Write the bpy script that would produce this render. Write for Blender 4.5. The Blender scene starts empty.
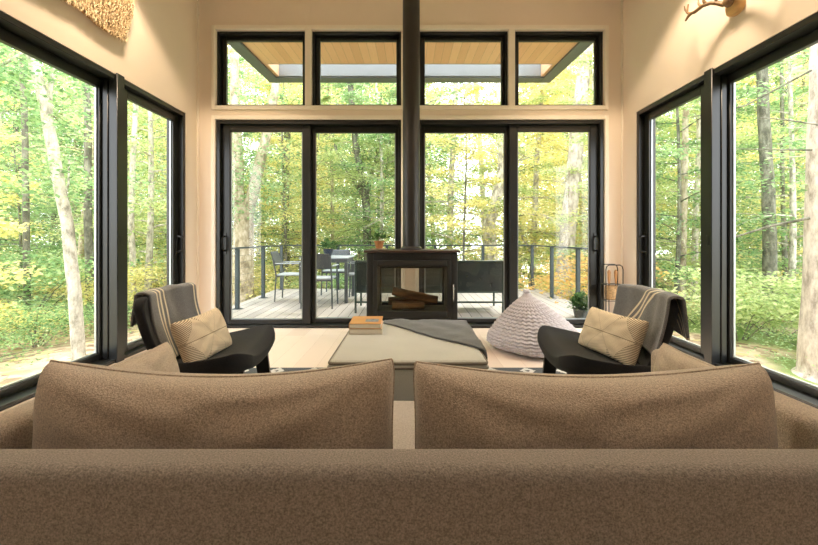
import bpy, bmesh, math, random
import numpy as np
from mathutils import Vector, Matrix, noise
R = math.radians
PI = math.pi
COL = bpy.context.scene.collection
F, CX, CY, H = 409.0, 410.0, 238.0, 1.05       # focal length in px, vanishing point, eye height

# ------------------------------------------------------------------ helpers
def smooth_mesh(me, ang=38):
    me.polygons.foreach_set('use_smooth', [True]*len(me.polygons))
    if ang: me.set_sharp_from_angle(angle=R(ang))

class MB:
    def __init__(s): s.v=[]; s.f=[]; s.M=None
    def add(s, vs, fs):
        b=len(s.v)
        if s.M is not None: vs=[s.M@Vector(p) for p in vs]
        s.v.extend([tuple(p) for p in vs]); s.f.extend([tuple(b+i for i in f) for f in fs]); return s
    def box(s,x0,x1,y0,y1,z0,z1):
        x0,x1=sorted((x0,x1)); y0,y1=sorted((y0,y1)); z0,z1=sorted((z0,z1))
        return s.add([(x0,y0,z0),(x1,y0,z0),(x1,y1,z0),(x0,y1,z0),(x0,y0,z1),(x1,y0,z1),(x1,y1,z1),(x0,y1,z1)],
              [(0,3,2,1),(4,5,6,7),(0,1,5,4),(1,2,6,5),(2,3,7,6),(3,0,4,7)])
    def rbox(s,x0,x1,y0,y1,z0,z1,r=.01,seg=2):
        x0,x1=sorted((x0,x1)); y0,y1=sorted((y0,y1)); z0,z1=sorted((z0,z1))
        bm=bmesh.new(); bmesh.ops.create_cube(bm,size=1)
        for v in bm.verts: v.co=Vector(((x0+x1)/2+v.co.x*(x1-x0),(y0+y1)/2+v.co.y*(y1-y0),(z0+z1)/2+v.co.z*(z1-z0)))
        r=min(r,(x1-x0)*.49,(y1-y0)*.49,(z1-z0)*.49)
        bmesh.ops.bevel(bm,geom=bm.edges[:],offset=r,segments=seg,affect='EDGES',profile=.5)
        bm.verts.index_update()
        s.add([v.co.copy() for v in bm.verts],[[v.index for v in f.verts] for f in bm.faces]); bm.free(); return s
    def tube(s,pts,rad,n=8,caps=True,closed=False,flat=1.0):
        pts=[Vector(p) for p in pts]; m=len(pts)
        if not isinstance(rad,(list,tuple)): rad=[rad]*m
        vs=[];fs=[];up=None
        for i,p in enumerate(pts):
            if closed: t=pts[(i+1)%m]-pts[i-1]
            else: t=pts[min(i+1,m-1)]-pts[max(i-1,0)]
            t.normalize()
            if up is None:
                up=Vector((0,0,1)) if abs(t.z)<.9 else Vector((1,0,0))
            a=t.cross(up); 
            if a.length<1e-5: a=t.orthogonal()
            a.normalize(); b=a.cross(t).normalized(); up=b
            for k in range(n):
                th=2*PI*k/n
                vs.append(p+(a*math.cos(th)+b*math.sin(th)*flat)*rad[i])
        for i in range(m if closed else m-1):
            j=(i+1)%m
            for k in range(n):
                k2=(k+1)%n
                fs.append((i*n+k,i*n+k2,j*n+k2,j*n+k))
        if caps and not closed:
            fs.append(tuple(range(n-1,-1,-1))); fs.append(tuple((m-1)*n+k for k in range(n)))
        return s.add(vs,fs)
    def lathe(s,prof,n=32,c=(0,0,0)):
        vs=[];fs=[];m=len(prof)
        for r,z in prof:
            for k in range(n):
                a=2*PI*k/n; vs.append((c[0]+r*math.cos(a),c[1]+r*math.sin(a),c[2]+z))
        for i in range(m-1):
            for k in range(n):
                k2=(k+1)%n; fs.append((i*n+k,i*n+k2,(i+1)*n+k2,(i+1)*n+k))
        fs.append(tuple(range(n-1,-1,-1))); fs.append(tuple((m-1)*n+k for k in range(n)))
        return s.add(vs,fs)
    def grid(s,fn,nu,nv,wrap=False):
        vs=[fn(i/nu,j/nv) for i in range(nu+(0 if wrap else 1)) for j in range(nv+1)]
        fs=[]
        for i in range(nu):
            i2=(i+1)%nu if wrap else i+1
            for j in range(nv):
                fs.append((i*(nv+1)+j,i2*(nv+1)+j,i2*(nv+1)+j+1,i*(nv+1)+j+1))
        return s.add(vs,fs)
    def prism(s,poly,z0,z1):
        n=len(poly)
        return s.add([(x,y,z0) for x,y in poly]+[(x,y,z1) for x,y in poly],
            [tuple(range(n-1,-1,-1)),tuple(range(n,2*n))]+[(i,(i+1)%n,n+(i+1)%n,n+i) for i in range(n)])
    def mesh(s,name,mat,ang=38):
        me=bpy.data.meshes.new(name); me.from_pydata(s.v,[],s.f); me.update()
        bm=bmesh.new(); bm.from_mesh(me); bmesh.ops.recalc_face_normals(bm,faces=bm.faces[:]); bm.to_mesh(me); bm.free()
        if mat: me.materials.append(mat)
        smooth_mesh(me,ang); return me
    def build(s,name,mat,parent=None,ang=38):
        return link(name,s.mesh(name,mat,ang),parent)

def link(name,me,parent=None):
    o=bpy.data.objects.new(name,me); COL.objects.link(o)
    if parent: o.parent=parent
    return o
def tag(o,label=None,cat=None,group=None,kind=None):
    if label: o['label']=label
    if cat: o['category']=cat
    if group: o['group']=group
    if kind: o['kind']=kind
    return o
def thing(name,label,cat,loc=(0,0,0),rotz=0,group=None):
    o=bpy.data.objects.new(name,None); COL.objects.link(o); o.empty_display_size=.1
    o.location=loc; o.rotation_euler=(0,0,rotz); return tag(o,label,cat,group)
def struct(o): o['kind']='structure'; return o
def copy_tree(o,parent=None):
    c=o.copy(); COL.objects.link(c); c.parent=parent
    for ch in list(KIDS(o)): copy_tree(ch,c)
    return c
def KIDS(o): return [x for x in bpy.data.objects if x.parent==o]
def solidify(o,t,off=0):
    m=o.modifiers.new('s','SOLIDIFY'); m.thickness=t; m.offset=off; return o
def subsurf(o,n=1):
    m=o.modifiers.new('ss','SUBSURF'); m.levels=n; m.render_levels=n; return o

# ------------------------------------------------------------------ materials
def newmat(name):
    m=bpy.data.materials.new(name); m.use_nodes=True; nt=m.node_tree
    b=nt.nodes['Principled BSDF']; return m,nt,b
def nd(nt,t,**k):
    n=nt.nodes.new(t)
    for a,v in k.items():
        if a in n.inputs.keys(): n.inputs[a].default_value=v
        else: setattr(n,a,v)
    return n
def L(nt,a,b): nt.links.new(a,b)
def ramp(nt,stops,interp='LINEAR'):
    r=nt.nodes.new('ShaderNodeValToRGB'); e=r.color_ramp.elements; r.color_ramp.interpolation=interp
    while len(e)<len(stops): e.new(.5)
    for x,(p,c) in zip(e,stops): x.position=p; x.color=(*c,1)
    return r
def simple(name,c,rough=.5,metal=0,var=.12,scale=6,bump=0,bscale=60,spec=.5,stretch=(1,1,1)):
    m,nt,b=newmat(name)
    tc=nd(nt,'ShaderNodeTexCoord'); mp=nd(nt,'ShaderNodeMapping'); mp.inputs['Scale'].default_value=stretch
    L(nt,tc.outputs['Object'],mp.inputs[0])
    n=nd(nt,'ShaderNodeTexNoise',Scale=scale,Detail=5.0); L(nt,mp.outputs[0],n.inputs['Vector'])
    lo=tuple(max(0,x*(1-var)) for x in c); hi=tuple(min(1,x*(1+var)) for x in c)
    r=ramp(nt,[(.3,lo),(.7,hi)]); L(nt,n.outputs['Fac'],r.inputs[0]); L(nt,r.outputs[0],b.inputs['Base Color'])
    b.inputs['Roughness'].default_value=rough; b.inputs['Metallic'].default_value=metal
    b.inputs['Specular IOR Level'].default_value=spec
    if bump:
        n2=nd(nt,'ShaderNodeTexNoise',Scale=bscale,Detail=4.0); L(nt,mp.outputs[0],n2.inputs['Vector'])
        bp=nd(nt,'ShaderNodeBump',Strength=bump,Distance=.01); L(nt,n2.outputs['Fac'],bp.inputs['Height']); L(nt,bp.outputs[0],b.inputs['Normal'])
    return m
def fabric(name,c1,c2,scale=260,bump=.35,weave=True,sheen=.2,blotch=.1):
    m,nt,b=newmat(name)
    tc=nd(nt,'ShaderNodeTexCoord')
    n=nd(nt,'ShaderNodeTexNoise',Scale=scale,Detail=3.0,Roughness=.75); L(nt,tc.outputs['Object'],n.inputs['Vector'])
    r=ramp(nt,[(.32,c1),(.68,c2)]); L(nt,n.outputs['Fac'],r.inputs[0])
    n3=nd(nt,'ShaderNodeTexNoise',Scale=5.0,Detail=4.0); L(nt,tc.outputs['Object'],n3.inputs['Vector'])
    mr=nd(nt,'ShaderNodeMapRange'); mr.inputs['To Min'].default_value=1-blotch; mr.inputs['To Max'].default_value=1+blotch
    L(nt,n3.outputs['Fac'],mr.inputs[0])
    mx=nd(nt,'ShaderNodeVectorMath',operation='SCALE'); L(nt,r.outputs[0],mx.inputs[0]); L(nt,mr.outputs[0],mx.inputs['Scale'])
    L(nt,mx.outputs[0],b.inputs['Base Color'])
    b.inputs['Roughness'].default_value=.95; b.inputs['Specular IOR Level'].default_value=.15
    b.inputs['Sheen Weight'].default_value=sheen; b.inputs['Sheen Roughness'].default_value=.6
    n2=nd(nt,'ShaderNodeTexNoise',Scale=scale*1.3,Detail=2.0); L(nt,tc.outputs['Object'],n2.inputs['Vector'])
    bp=nd(nt,'ShaderNodeBump',Strength=bump,Distance=.004); L(nt,n2.outputs['Fac'],bp.inputs['Height']); L(nt,bp.outputs[0],b.inputs['Normal'])
    return m
def planks(name,cols,width,length,axis='Y',gap=.004,rough=.5,gapc=(.05,.04,.03),grain=.25,bump=.2):
    """boards running along an axis, each with its own tone"""
    m,nt,b=newmat(name)
    tc=nd(nt,'ShaderNodeTexCoord'); mp=nd(nt,'ShaderNodeMapping')
    if axis=='Y': mp.inputs['Rotation'].default_value=(0,0,PI/2)
    L(nt,tc.outputs['Object'],mp.inputs[0])
    br=nd(nt,'ShaderNodeTexBrick'); br.offset=.37; br.offset_frequency=3
    br.inputs['Scale'].default_value=1; br.inputs['Brick Width'].default_value=length; br.inputs['Row Height'].default_value=width
    br.inputs['Mortar Size'].default_value=gap/2; br.inputs['Mortar Smooth'].default_value=.1; br.inputs['Bias'].default_value=0
    br.inputs['Color1'].default_value=(0,0,0,1); br.inputs['Color2'].default_value=(1,1,1,1); br.inputs['Mortar'].default_value=(.5,.5,.5,1)
    L(nt,mp.outputs[0],br.inputs['Vector'])
    st=nd(nt,'ShaderNodeMapping'); st.inputs['Scale'].default_value=(1.2,26,26); L(nt,mp.outputs[0],st.inputs[0])
    g=nd(nt,'ShaderNodeTexNoise',Scale=1.6,Detail=6.0,Roughness=.65,Distortion=.6); L(nt,st.outputs[0],g.inputs['Vector'])
    mixf=nd(nt,'ShaderNodeMix',data_type='FLOAT'); mixf.inputs[0].default_value=grain
    L(nt,br.outputs['Color'],mixf.inputs[2]); L(nt,g.outputs['Fac'],mixf.inputs[3])
    k=len(cols); r=ramp(nt,[(i/(k-1),c) for i,c in enumerate(cols)]); L(nt,mixf.outputs[0],r.inputs[0])
    mc=nd(nt,'ShaderNodeMix',data_type='RGBA'); mc.inputs[7].default_value=(*gapc,1)
    L(nt,br.outputs['Fac'],mc.inputs[0]); L(nt,r.outputs[0],mc.inputs[6]); L(nt,mc.outputs[2],b.inputs['Base Color'])
    b.inputs['Roughness'].default_value=rough
    bp=nd(nt,'ShaderNodeBump',Strength=bump,Distance=.004,invert=True); L(nt,br.outputs['Fac'],bp.inputs['Height']); L(nt,bp.outputs[0],b.inputs['Normal'])
    return m
def glassmat(name,tint=(1,1,1),base=.045,amp=.5):
    m=bpy.data.materials.new(name); m.use_nodes=True; nt=m.node_tree; nt.nodes.clear()
    out=nd(nt,'ShaderNodeOutputMaterial'); tr=nd(nt,'ShaderNodeBsdfTransparent'); tr.inputs[0].default_value=(*tint,1)
    gl=nd(nt,'ShaderNodeBsdfGlossy'); gl.inputs['Roughness'].default_value=0.0
    lw=nd(nt,'ShaderNodeLayerWeight',Blend=.5)
    pw=nd(nt,'ShaderNodeMath',operation='POWER'); pw.inputs[1].default_value=5; L(nt,lw.outputs['Facing'],pw.inputs[0])
    ma=nd(nt,'ShaderNodeMath',operation='MULTIPLY_ADD'); ma.inputs[1].default_value=amp; ma.inputs[2].default_value=base; L(nt,pw.outputs[0],ma.inputs[0])
    mx=nd(nt,'ShaderNodeMixShader'); L(nt,ma.outputs[0],mx.inputs[0]); L(nt,tr.outputs[0],mx.inputs[1]); L(nt,gl.outputs[0],mx.inputs[2]); L(nt,mx.outputs[0],out.inputs[0])
    return m
def leafmat(name,cols,transl=.5):
    m=bpy.data.materials.new(name); m.use_nodes=True; nt=m.node_tree; nt.nodes.clear()
    out=nd(nt,'ShaderNodeOutputMaterial'); g=nd(nt,'ShaderNodeNewGeometry')
    tc=nd(nt,'ShaderNodeTexCoord'); n=nd(nt,'ShaderNodeTexNoise',Scale=.7,Detail=2.0); L(nt,tc.outputs['Object'],n.inputs['Vector'])
    mx0=nd(nt,'ShaderNodeMix',data_type='FLOAT'); mx0.inputs[0].default_value=.55
    L(nt,g.outputs['Random Per Island'],mx0.inputs[2]); L(nt,n.outputs['Fac'],mx0.inputs[3])
    r=ramp(nt,[(.12+.76*i/(len(cols)-1),c) for i,c in enumerate(cols)]); L(nt,mx0.outputs[0],r.inputs[0])
    d=nd(nt,'ShaderNodeBsdfDiffuse'); t=nd(nt,'ShaderNodeBsdfTranslucent')
    L(nt,r.outputs[0],d.inputs[0]); L(nt,r.outputs[0],t.inputs[0])
    mx=nd(nt,'ShaderNodeMixShader'); mx.inputs[0].default_value=transl
    L(nt,d.outputs[0],mx.inputs[1]); L(nt,t.outputs[0],mx.inputs[2]); L(nt,mx.outputs[0],out.inputs[0])
    return m
def barkmat(name,c1,c2,c3,scale=5):
    m,nt,b=newmat(name)
    tc=nd(nt,'ShaderNodeTexCoord'); mp=nd(nt,'ShaderNodeMapping'); mp.inputs['Scale'].default_value=(1,1,.45); L(nt,tc.outputs['Object'],mp.inputs[0])
    n=nd(nt,'ShaderNodeTexNoise',Scale=scale,Detail=8.0,Roughness=.7); L(nt,mp.outputs[0],n.inputs['Vector'])
    r=ramp(nt,[(.36,c1),(.5,c2),(.62,c3)]); L(nt,n.outputs['Fac'],r.inputs[0]); L(nt,r.outputs[0],b.inputs['Base Color'])
    b.inputs['Roughness'].default_value=.95
    bp=nd(nt,'ShaderNodeBump',Strength=.5,Distance=.02); L(nt,n.outputs['Fac'],bp.inputs['Height']); L(nt,bp.outputs[0],b.inputs['Normal'])
    return m

M={}
M['wall']=simple('wall_paint',(.84,.735,.62),.85,var=.02,scale=2,bump=.05,bscale=120,spec=.2)
M['trim']=simple('trim_paint',(.88,.81,.70),.6,var=.02)
M['ceil']=simple('ceiling_paint',(.82,.77,.68),.9,var=.02)
M['black']=simple('black_frame_metal',(.011,.012,.0115),.34,var=.1,scale=3)
M['gasket']=simple('window_edge_aluminium',(.42,.46,.47),.35,.6,var=.05)
M['glass']=glassmat('window_glass')
M['firegl']=glassmat('stove_glass',(.82,.80,.74),.06,.5)
M['floor']=planks('oak_floor',[(.70,.56,.46),(.77,.63,.52),(.82,.69,.58),(.74,.60,.49)],.19,2.2,gap=.002,rough=.42,gapc=(.5,.37,.29))
M['deck']=planks('weathered_deck_boards',[(.25,.23,.215),(.35,.325,.30),(.42,.39,.36),(.31,.27,.24)],.14,4.0,gap=.009,rough=.75,gapc=(.03,.03,.03))
M['soffit']=planks('cedar_soffit',[(.66,.34,.17),(.80,.46,.26),(.88,.58,.36)],.13,3.0,gap=.003,rough=.55,gapc=(.25,.14,.07),grain=.5)
M['fascia']=simple('dark_fascia',(.10,.115,.125),.5,var=.08)
M['railm']=simple('railing_metal',(.045,.062,.068),.45,.3,var=.12)
M['white']=simple('white_paint',(.22,.235,.24),.6,var=.03)
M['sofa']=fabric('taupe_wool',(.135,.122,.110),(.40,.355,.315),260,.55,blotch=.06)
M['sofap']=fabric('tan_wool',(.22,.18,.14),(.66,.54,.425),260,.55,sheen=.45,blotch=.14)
M['beige']=fabric('beige_wool',(.38,.31,.24),(.62,.53,.43),240,.4)
M['seatf']=fabric('seat_wool',(.30,.265,.24),(.56,.51,.47),240,.4)
M['otto']=fabric('ottoman_wool',(.36,.37,.34),(.66,.67,.62),240,.4)
M['pipe']=fabric('piping_wool',(.14,.125,.10),(.24,.22,.18),240,.3)
M['char']=fabric('charcoal_felt',(.007,.0075,.009),(.025,.026,.029),300,.3,sheen=.1)
M['throw']=fabric('dark_grey_throw',(.05,.055,.06),(.12,.125,.13),260,.5,sheen=.3)
M['bwood']=simple('black_lacquer_wood',(.012,.012,.012),.45,var=.2)
M['pouf']=fabric('lilac_grey_yarn',(.40,.37,.38),(.62,.58,.60),120,.4,blotch=.08)
M['steel']=simple('dark_stove_steel',(.016,.017,.015),.5,.0,var=.15,scale=12,bump=.04)
M['stoved']=simple('stove_door_iron',(.012,.0125,.011),.42,.0,var=.12)
M['stovet']=simple('stove_top_plate',(.045,.024,.017),.45,.0,var=.3,scale=9)
M['pipem']=simple('flue_pipe_metal',(.022,.020,.018),.42,.1,var=.15,scale=4)
M['brick']=simple('fire_brick',(.10,.085,.065),.9,var=.35,scale=8,bump=.2)
M['chrome']=simple('polished_steel',(.6,.6,.6),.25,.9,var=.05)
M['log']=simple('split_log_wood',(.24,.125,.05),.85,var=.6,scale=5,bump=.5,bscale=12,stretch=(.6,5,5))
M['logend']=simple('log_bark',(.11,.06,.03),.95,var=.5,scale=14,bump=.6,bscale=20)
M['terra']=simple('terracotta',(.42,.19,.07),.8,var=.15)
M['saucer']=simple('pale_saucer',(.55,.42,.30),.6)
M['herb']=leafmat('herb_leaf',[(.03,.08,.03),(.10,.20,.07),(.24,.34,.15)],.3)
M['orange']=simple('orange_cover',(.62,.31,.11),.45,var=.06)
M['cream']=simple('cream_cover',(.62,.56,.44),.6,var=.06)
M['pages']=simple('paper_pages',(.80,.76,.66),.9,var=.1,scale=3,stretch=(1,1,80))
M['print']=simple('blue_grey_print',(.20,.27,.32),.4,var=.6,scale=30)
M['chairm']=simple('grey_chair_metal',(.10,.115,.125),.5,.2,var=.1)
M['slate']=simple('pale_grey_tabletop',(.42,.47,.52),.4,.1,var=.1)
M['green']=simple('dark_green_powdercoat',(.025,.05,.04),.4,.3,var=.15)
M['bluepot']=simple('dark_blue_pot',(.02,.035,.06),.4)
M['planter']=simple('grey_planter',(.07,.085,.08),.7)
M['hwood']=simple('tool_handle_wood',(.42,.21,.08),.5,var=.2)
M['wicker']=simple('wicker_basket',(.42,.27,.13),.8,var=.5,scale=60,bump=.6,bscale=80)
M['antler']=simple('antler_horn',(.20,.115,.05),.5,var=.45,scale=9,bump=.3,bscale=30)
M['plaque']=simple('pale_wood_plaque',(.62,.38,.15),.55,var=.2,scale=4,stretch=(1,1,6))
M['lampw']=simple('downlight_trim_white',(.8,.79,.76),.5,var=.02)

def mesh_sling():
    m,nt,b=newmat('dark_green_mesh_sling')
    b.inputs['Base Color'].default_value=(.012,.03,.025,1); b.inputs['Roughness'].default_value=.45
    tr=nd(nt,'ShaderNodeBsdfTransparent'); mx=nd(nt,'ShaderNodeMixShader'); mx.inputs[0].default_value=.88
    tc=nd(nt,'ShaderNodeTexCoord'); n=nd(nt,'ShaderNodeTexNoise',Scale=3.0,Detail=3.0); L(nt,tc.outputs['Object'],n.inputs['Vector'])
    r=ramp(nt,[(.3,(.004,.008,.008)),(.7,(.013,.028,.024))]); L(nt,n.outputs['Fac'],r.inputs[0]); L(nt,r.outputs[0],b.inputs['Base Color'])
    L(nt,tr.outputs[0],mx.inputs[1]); L(nt,b.outputs[0],mx.inputs[2]); L(nt,mx.outputs[0],nt.nodes['Material Output'].inputs[0])
    return m
M['sling']=mesh_sling()

def shag():
    m,nt,b=newmat('woven_jute_fibre')
    g=nd(nt,'ShaderNodeNewGeometry'); r=ramp(nt,[(0,(.30,.19,.09)),(.5,(.68,.50,.28)),(1,(.90,.76,.52))])
    L(nt,g.outputs['Random Per Island'],r.inputs[0]); L(nt,r.outputs[0],b.inputs['Base Color']); b.inputs['Roughness'].default_value=.9
    return m
M['jute']=shag()

def attr_uv(nt): return nd(nt,'ShaderNodeUVMap').outputs[0]
def blanketmat():
    m,nt,b=newmat('grey_striped_blanket')
    uv=attr_uv(nt); sp=nd(nt,'ShaderNodeSeparateXYZ'); L(nt,uv,sp.inputs[0])
    stops=[(0,(0,0,0)),(.19,(1,1,1)),(.22,(0,0,0)),(.265,(1,1,1)),(.295,(0,0,0)),(.34,(1,1,1)),(.37,(0,0,0)),(.95,(1,1,1)),(.97,(0,0,0))]
    r=ramp(nt,stops,'CONSTANT'); L(nt,sp.outputs[0],r.inputs[0])
    tc=nd(nt,'ShaderNodeTexCoord'); n=nd(nt,'ShaderNodeTexNoise',Scale=220.0,Detail=4.0,Roughness=.8); L(nt,tc.outputs['Object'],n.inputs['Vector'])
    g=ramp(nt,[(.35,(.075,.078,.085)),(.65,(.25,.25,.26))]); L(nt,n.outputs['Fac'],g.inputs[0])
    mx=nd(nt,'ShaderNodeMix',data_type='RGBA'); mx.inputs[7].default_value=(.80,.71,.54,1)
    L(nt,r.outputs[0],mx.inputs[0]); L(nt,g.outputs[0],mx.inputs[6]); L(nt,mx.outputs[2],b.inputs['Base Color'])
    b.inputs['Roughness'].default_value=.95; b.inputs['Sheen Weight'].default_value=.3
    bp=nd(nt,'ShaderNodeBump',Strength=.5,Distance=.004); L(nt,n.outputs['Fac'],bp.inputs['Height']); L(nt,bp.outputs[0],b.inputs['Normal'])
    return m
M['blanket']=blanketmat()

def math_(nt,op,a,b=None,c=None):
    n=nd(nt,'ShaderNodeMath',operation=op)
    for i,x in enumerate((a,b,c)):
        if x is None: continue
        if isinstance(x,(int,float)): n.inputs[i].default_value=x
        else: L(nt,x,n.inputs[i])
    return n.outputs[0]
def lumbarmat():
    """cream cushion, panels of fine slanting stitches meeting along thin dark seams"""
    m,nt,b=newmat('cream_geometric_cushion')
    sp=nd(nt,'ShaderNodeSeparateXYZ'); L(nt,attr_uv(nt),sp.inputs[0]); u,v=sp.outputs[0],sp.outputs[1]
    vv=math_(nt,'ABSOLUTE',math_(nt,'SUBTRACT',v,.5))
    # zigzag boundary
    tri=math_(nt,'PINGPONG',math_(nt,'MULTIPLY',u,1.0),.25)          # 0..0.25
    z=math_(nt,'SUBTRACT',math_(nt,'MULTIPLY',tri,2.0),vv)
    inside=math_(nt,'GREATER_THAN',z,0.0)
    s1=math_(nt,'SINE',math_(nt,'MULTIPLY',math_(nt,'ADD',math_(nt,'MULTIPLY',u,2.0),vv),150.0))
    s2=math_(nt,'SINE',math_(nt,'MULTIPLY',math_(nt,'SUBTRACT',math_(nt,'MULTIPLY',u,.5),vv),190.0))
    l1=math_(nt,'GREATER_THAN',s1,.35); l2=math_(nt,'GREATER_THAN',s2,.2)
    left=math_(nt,'LESS_THAN',u,.34)
    a1=math_(nt,'MULTIPLY',math_(nt,'MULTIPLY',l1,inside),.32)
    a2=math_(nt,'MULTIPLY',math_(nt,'MULTIPLY',l2,math_(nt,'SUBTRACT',1.0,inside)),math_(nt,'MULTIPLY_ADD',left,.65,.22))
    seam=math_(nt,'LESS_THAN',vv,.008); edge=math_(nt,'LESS_THAN',math_(nt,'ABSOLUTE',z),.006)
    f=math_(nt,'MAXIMUM',math_(nt,'ADD',a1,a2),math_(nt,'MAXIMUM',math_(nt,'MULTIPLY',seam,.8),math_(nt,'MULTIPLY',edge,.5)))
    mx=nd(nt,'ShaderNodeMix',data_type='RGBA'); mx.inputs[6].default_value=(.74,.62,.45,1); mx.inputs[7].default_value=(.12,.085,.05,1)
    L(nt,f,mx.inputs[0]); L(nt,mx.outputs[2],b.inputs['Base Color']); b.inputs['Roughness'].default_value=.9
    return m
M['lumbar']=lumbarmat()

def rugmat():
    m,nt,b=newmat('charcoal_rug_white_motif')
    tc=nd(nt,'ShaderNodeTexCoord'); sp=nd(nt,'ShaderNodeSeparateXYZ'); L(nt,tc.outputs['Object'],sp.inputs[0])
    x,y=sp.outputs[0],sp.outputs[1]
    ax=math_(nt,'PINGPONG',math_(nt,'ADD',x,10.0),.14); ay=math_(nt,'PINGPONG',math_(nt,'ADD',y,10.0),.20)
    d=math_(nt,'ADD',math_(nt,'MULTIPLY',ax,1.0),math_(nt,'MULTIPLY',ay,.8))
    n=nd(nt,'ShaderNodeTexNoise',Scale=60.0); L(nt,tc.outputs['Object'],n.inputs['Vector'])
    d2=math_(nt,'ADD',d,math_(nt,'MULTIPLY',n.outputs['Fac'],.04))
    f=math_(nt,'LESS_THAN',math_(nt,'ABSOLUTE',math_(nt,'SUBTRACT',d2,.06)),.022)
    mx=nd(nt,'ShaderNodeMix',data_type='RGBA'); mx.inputs[6].default_value=(.085,.095,.105,1); mx.inputs[7].default_value=(.62,.62,.60,1)
    L(nt,f,mx.inputs[0]); L(nt,mx.outputs[2],b.inputs['Base Color']); b.inputs['Roughness'].default_value=1
    bp=nd(nt,'ShaderNodeBump',Strength=.6,Distance=.01); n4=nd(nt,'ShaderNodeTexNoise',Scale=150.0); L(nt,tc.outputs['Object'],n4.inputs['Vector'])
    L(nt,n4.outputs['Fac'],bp.inputs['Height']); L(nt,bp.outputs[0],b.inputs['Normal'])
    return m
M['rug']=rugmat()

def litter():
    m,nt,b=newmat('forest_leaf_litter')
    tc=nd(nt,'ShaderNodeTexCoord')
    v=nd(nt,'ShaderNodeTexVoronoi',Scale=9.0); L(nt,tc.outputs['Object'],v.inputs['Vector'])
    r=ramp(nt,[(0,(.22,.14,.09)),(.35,(.42,.30,.21)),(.7,(.62,.49,.36)),(1,(.50,.42,.18))])
    sc=nd(nt,'ShaderNodeSeparateColor'); L(nt,v.outputs['Color'],sc.inputs[0]); L(nt,sc.outputs[0],r.inputs[0])
    n=nd(nt,'ShaderNodeTexNoise',Scale=.6,Detail=5.0); L(nt,tc.outputs['Object'],n.inputs['Vector'])
    r2=ramp(nt,[(.48,(0,0,0)),(.58,(1,1,1))]); L(nt,n.outputs['Fac'],r2.inputs[0])
    mx=nd(nt,'ShaderNodeMix',data_type='RGBA'); mx.inputs[7].default_value=(.16,.24,.06,1)
    L(nt,r2.outputs[0],mx.inputs[0]); L(nt,r.outputs[0],mx.inputs[6]); L(nt,mx.outputs[2],b.inputs['Base Color']); b.inputs['Roughness'].default_value=1
    return m
M['litter']=litter()
M['leaf_green']=leafmat('green_leaves',[(.05,.13,.05),(.22,.38,.17),(.42,.58,.28),(.66,.76,.50)])
M['leaf_lime']=leafmat('lime_leaves',[(.18,.30,.10),(.46,.57,.24),(.70,.76,.40),(.88,.88,.60)])
M['leaf_yellow']=leafmat('yellow_leaves',[(.42,.46,.15),(.78,.72,.28),(.94,.86,.45),(.95,.78,.40)])
M['leaf_orange']=leafmat('orange_leaves',[(.38,.42,.14),(.72,.55,.20),(.80,.48,.18),(.70,.66,.26)])
M['bark_pale']=barkmat('pale_beech_bark',(.20,.18,.14),(.52,.47,.40),(.72,.67,.60),11)
M['bark_pink']=barkmat('pinkish_beech_bark',(.30,.25,.21),(.54,.47,.41),(.70,.63,.57),11)
M['bark_tan']=barkmat('tan_maple_bark',(.20,.16,.10),(.44,.37,.26),(.62,.54,.43),11)
M['bark_grey']=barkmat('grey_green_bark',(.06,.06,.045),(.15,.145,.11),(.28,.27,.22),9)

# ------------------------------------------------------------------ room shell
D=4.755; WX=2.47; ZC=3.83; T=.20; YB=-4.2
A_,B_,C_,E_=.102,1.144,1.216,2.258
DT=2.426; TB,TT=2.585,3.469; UW=2.156
# back wall with door and transom openings
w=MB()
w.box(-WX-T,-E_,D,D+T,0,ZC); w.box(E_,WX+T,D,D+T,0,ZC); w.box(-A_,A_,D,D+T,0,TT)
w.box(-E_,E_,D,D+T,TT,ZC); w.box(-E_,-A_,D,D+T,DT,TB); w.box(A_,E_,D,D+T,DT,TB)
w.box(-C_,-B_,D,D+T,TB,TT); w.box(B_,C_,D,D+T,TB,TT)
struct(w.build('wall_back',M['wall']))
S0,S1=4.51-UW,4.51; S1R=4.47; UWR=2.28         # far side unit
for sx,nm in ((-1,'left'),(1,'right')):
    w=MB(); X0,X1=sx*WX,sx*(WX+T)
    S0_,S1_=(S0,S1) if sx<0 else (S1R-UWR,S1R)
    w.box(X0,X1,S1_,D,0,ZC); w.box(X0,X1,YB,S1_,DT,ZC); w.box(X0,X1,YB,S0_,0,DT)
    struct(w.build('wall_'+nm,M['wall']))
struct(MB().box(-WX-T,WX+T,YB-T,YB,0,ZC).build('wall_front',M['wall']))
struct(MB().box(-WX-T,WX+T,YB-T,D+T,-.25,0).build('floor',M['floor']))
struct(MB().box(-WX-T,WX+T,YB-T,D+T,ZC,ZC+.3).build('ceiling',M['ceil']))

# casings: pale boards round the openings of the back wall
def casing(name,x0,x1,z0,z1,bw=.045,p=.026,bottom=True):
    m=MB(); y0,y1=D-p,D-.0005
    m.rbox(x0-bw,x0,y0,y1,z0-(bw if bottom else 0),z1+bw,.007,2); m.rbox(x1,x1+bw,y0,y1,z0-(bw if bottom else 0),z1+bw,.007,2)
    m.rbox(x0,x1,y0,y1,z1,z1+bw,.003,1)
    if bottom: m.rbox(x0,x1,y0,y1,z0-bw,z0,.003,1)
    struct(m.build(name,M['trim']))
k=1
for (a,b) in ((-E_,-A_),(A_,E_)):
    casing('trim_%d'%k,a,b,0,DT,bottom=False); k+=1
    casing('trim_%d'%k,a,b,TB,TT); k+=1
m=MB(); m.rbox(-C_,-B_,D-.022,D-.0005,TB,TT,.003,1); m.rbox(B_,C_,D-.022,D-.0005,TB,TT,.003,1); struct(m.build('trim_5',M['trim']))
m=MB()
for s in (-1,1): m.box(s*(WX-.001),s*(WX-.02),D-.02,D-.001,0,ZC)
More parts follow.
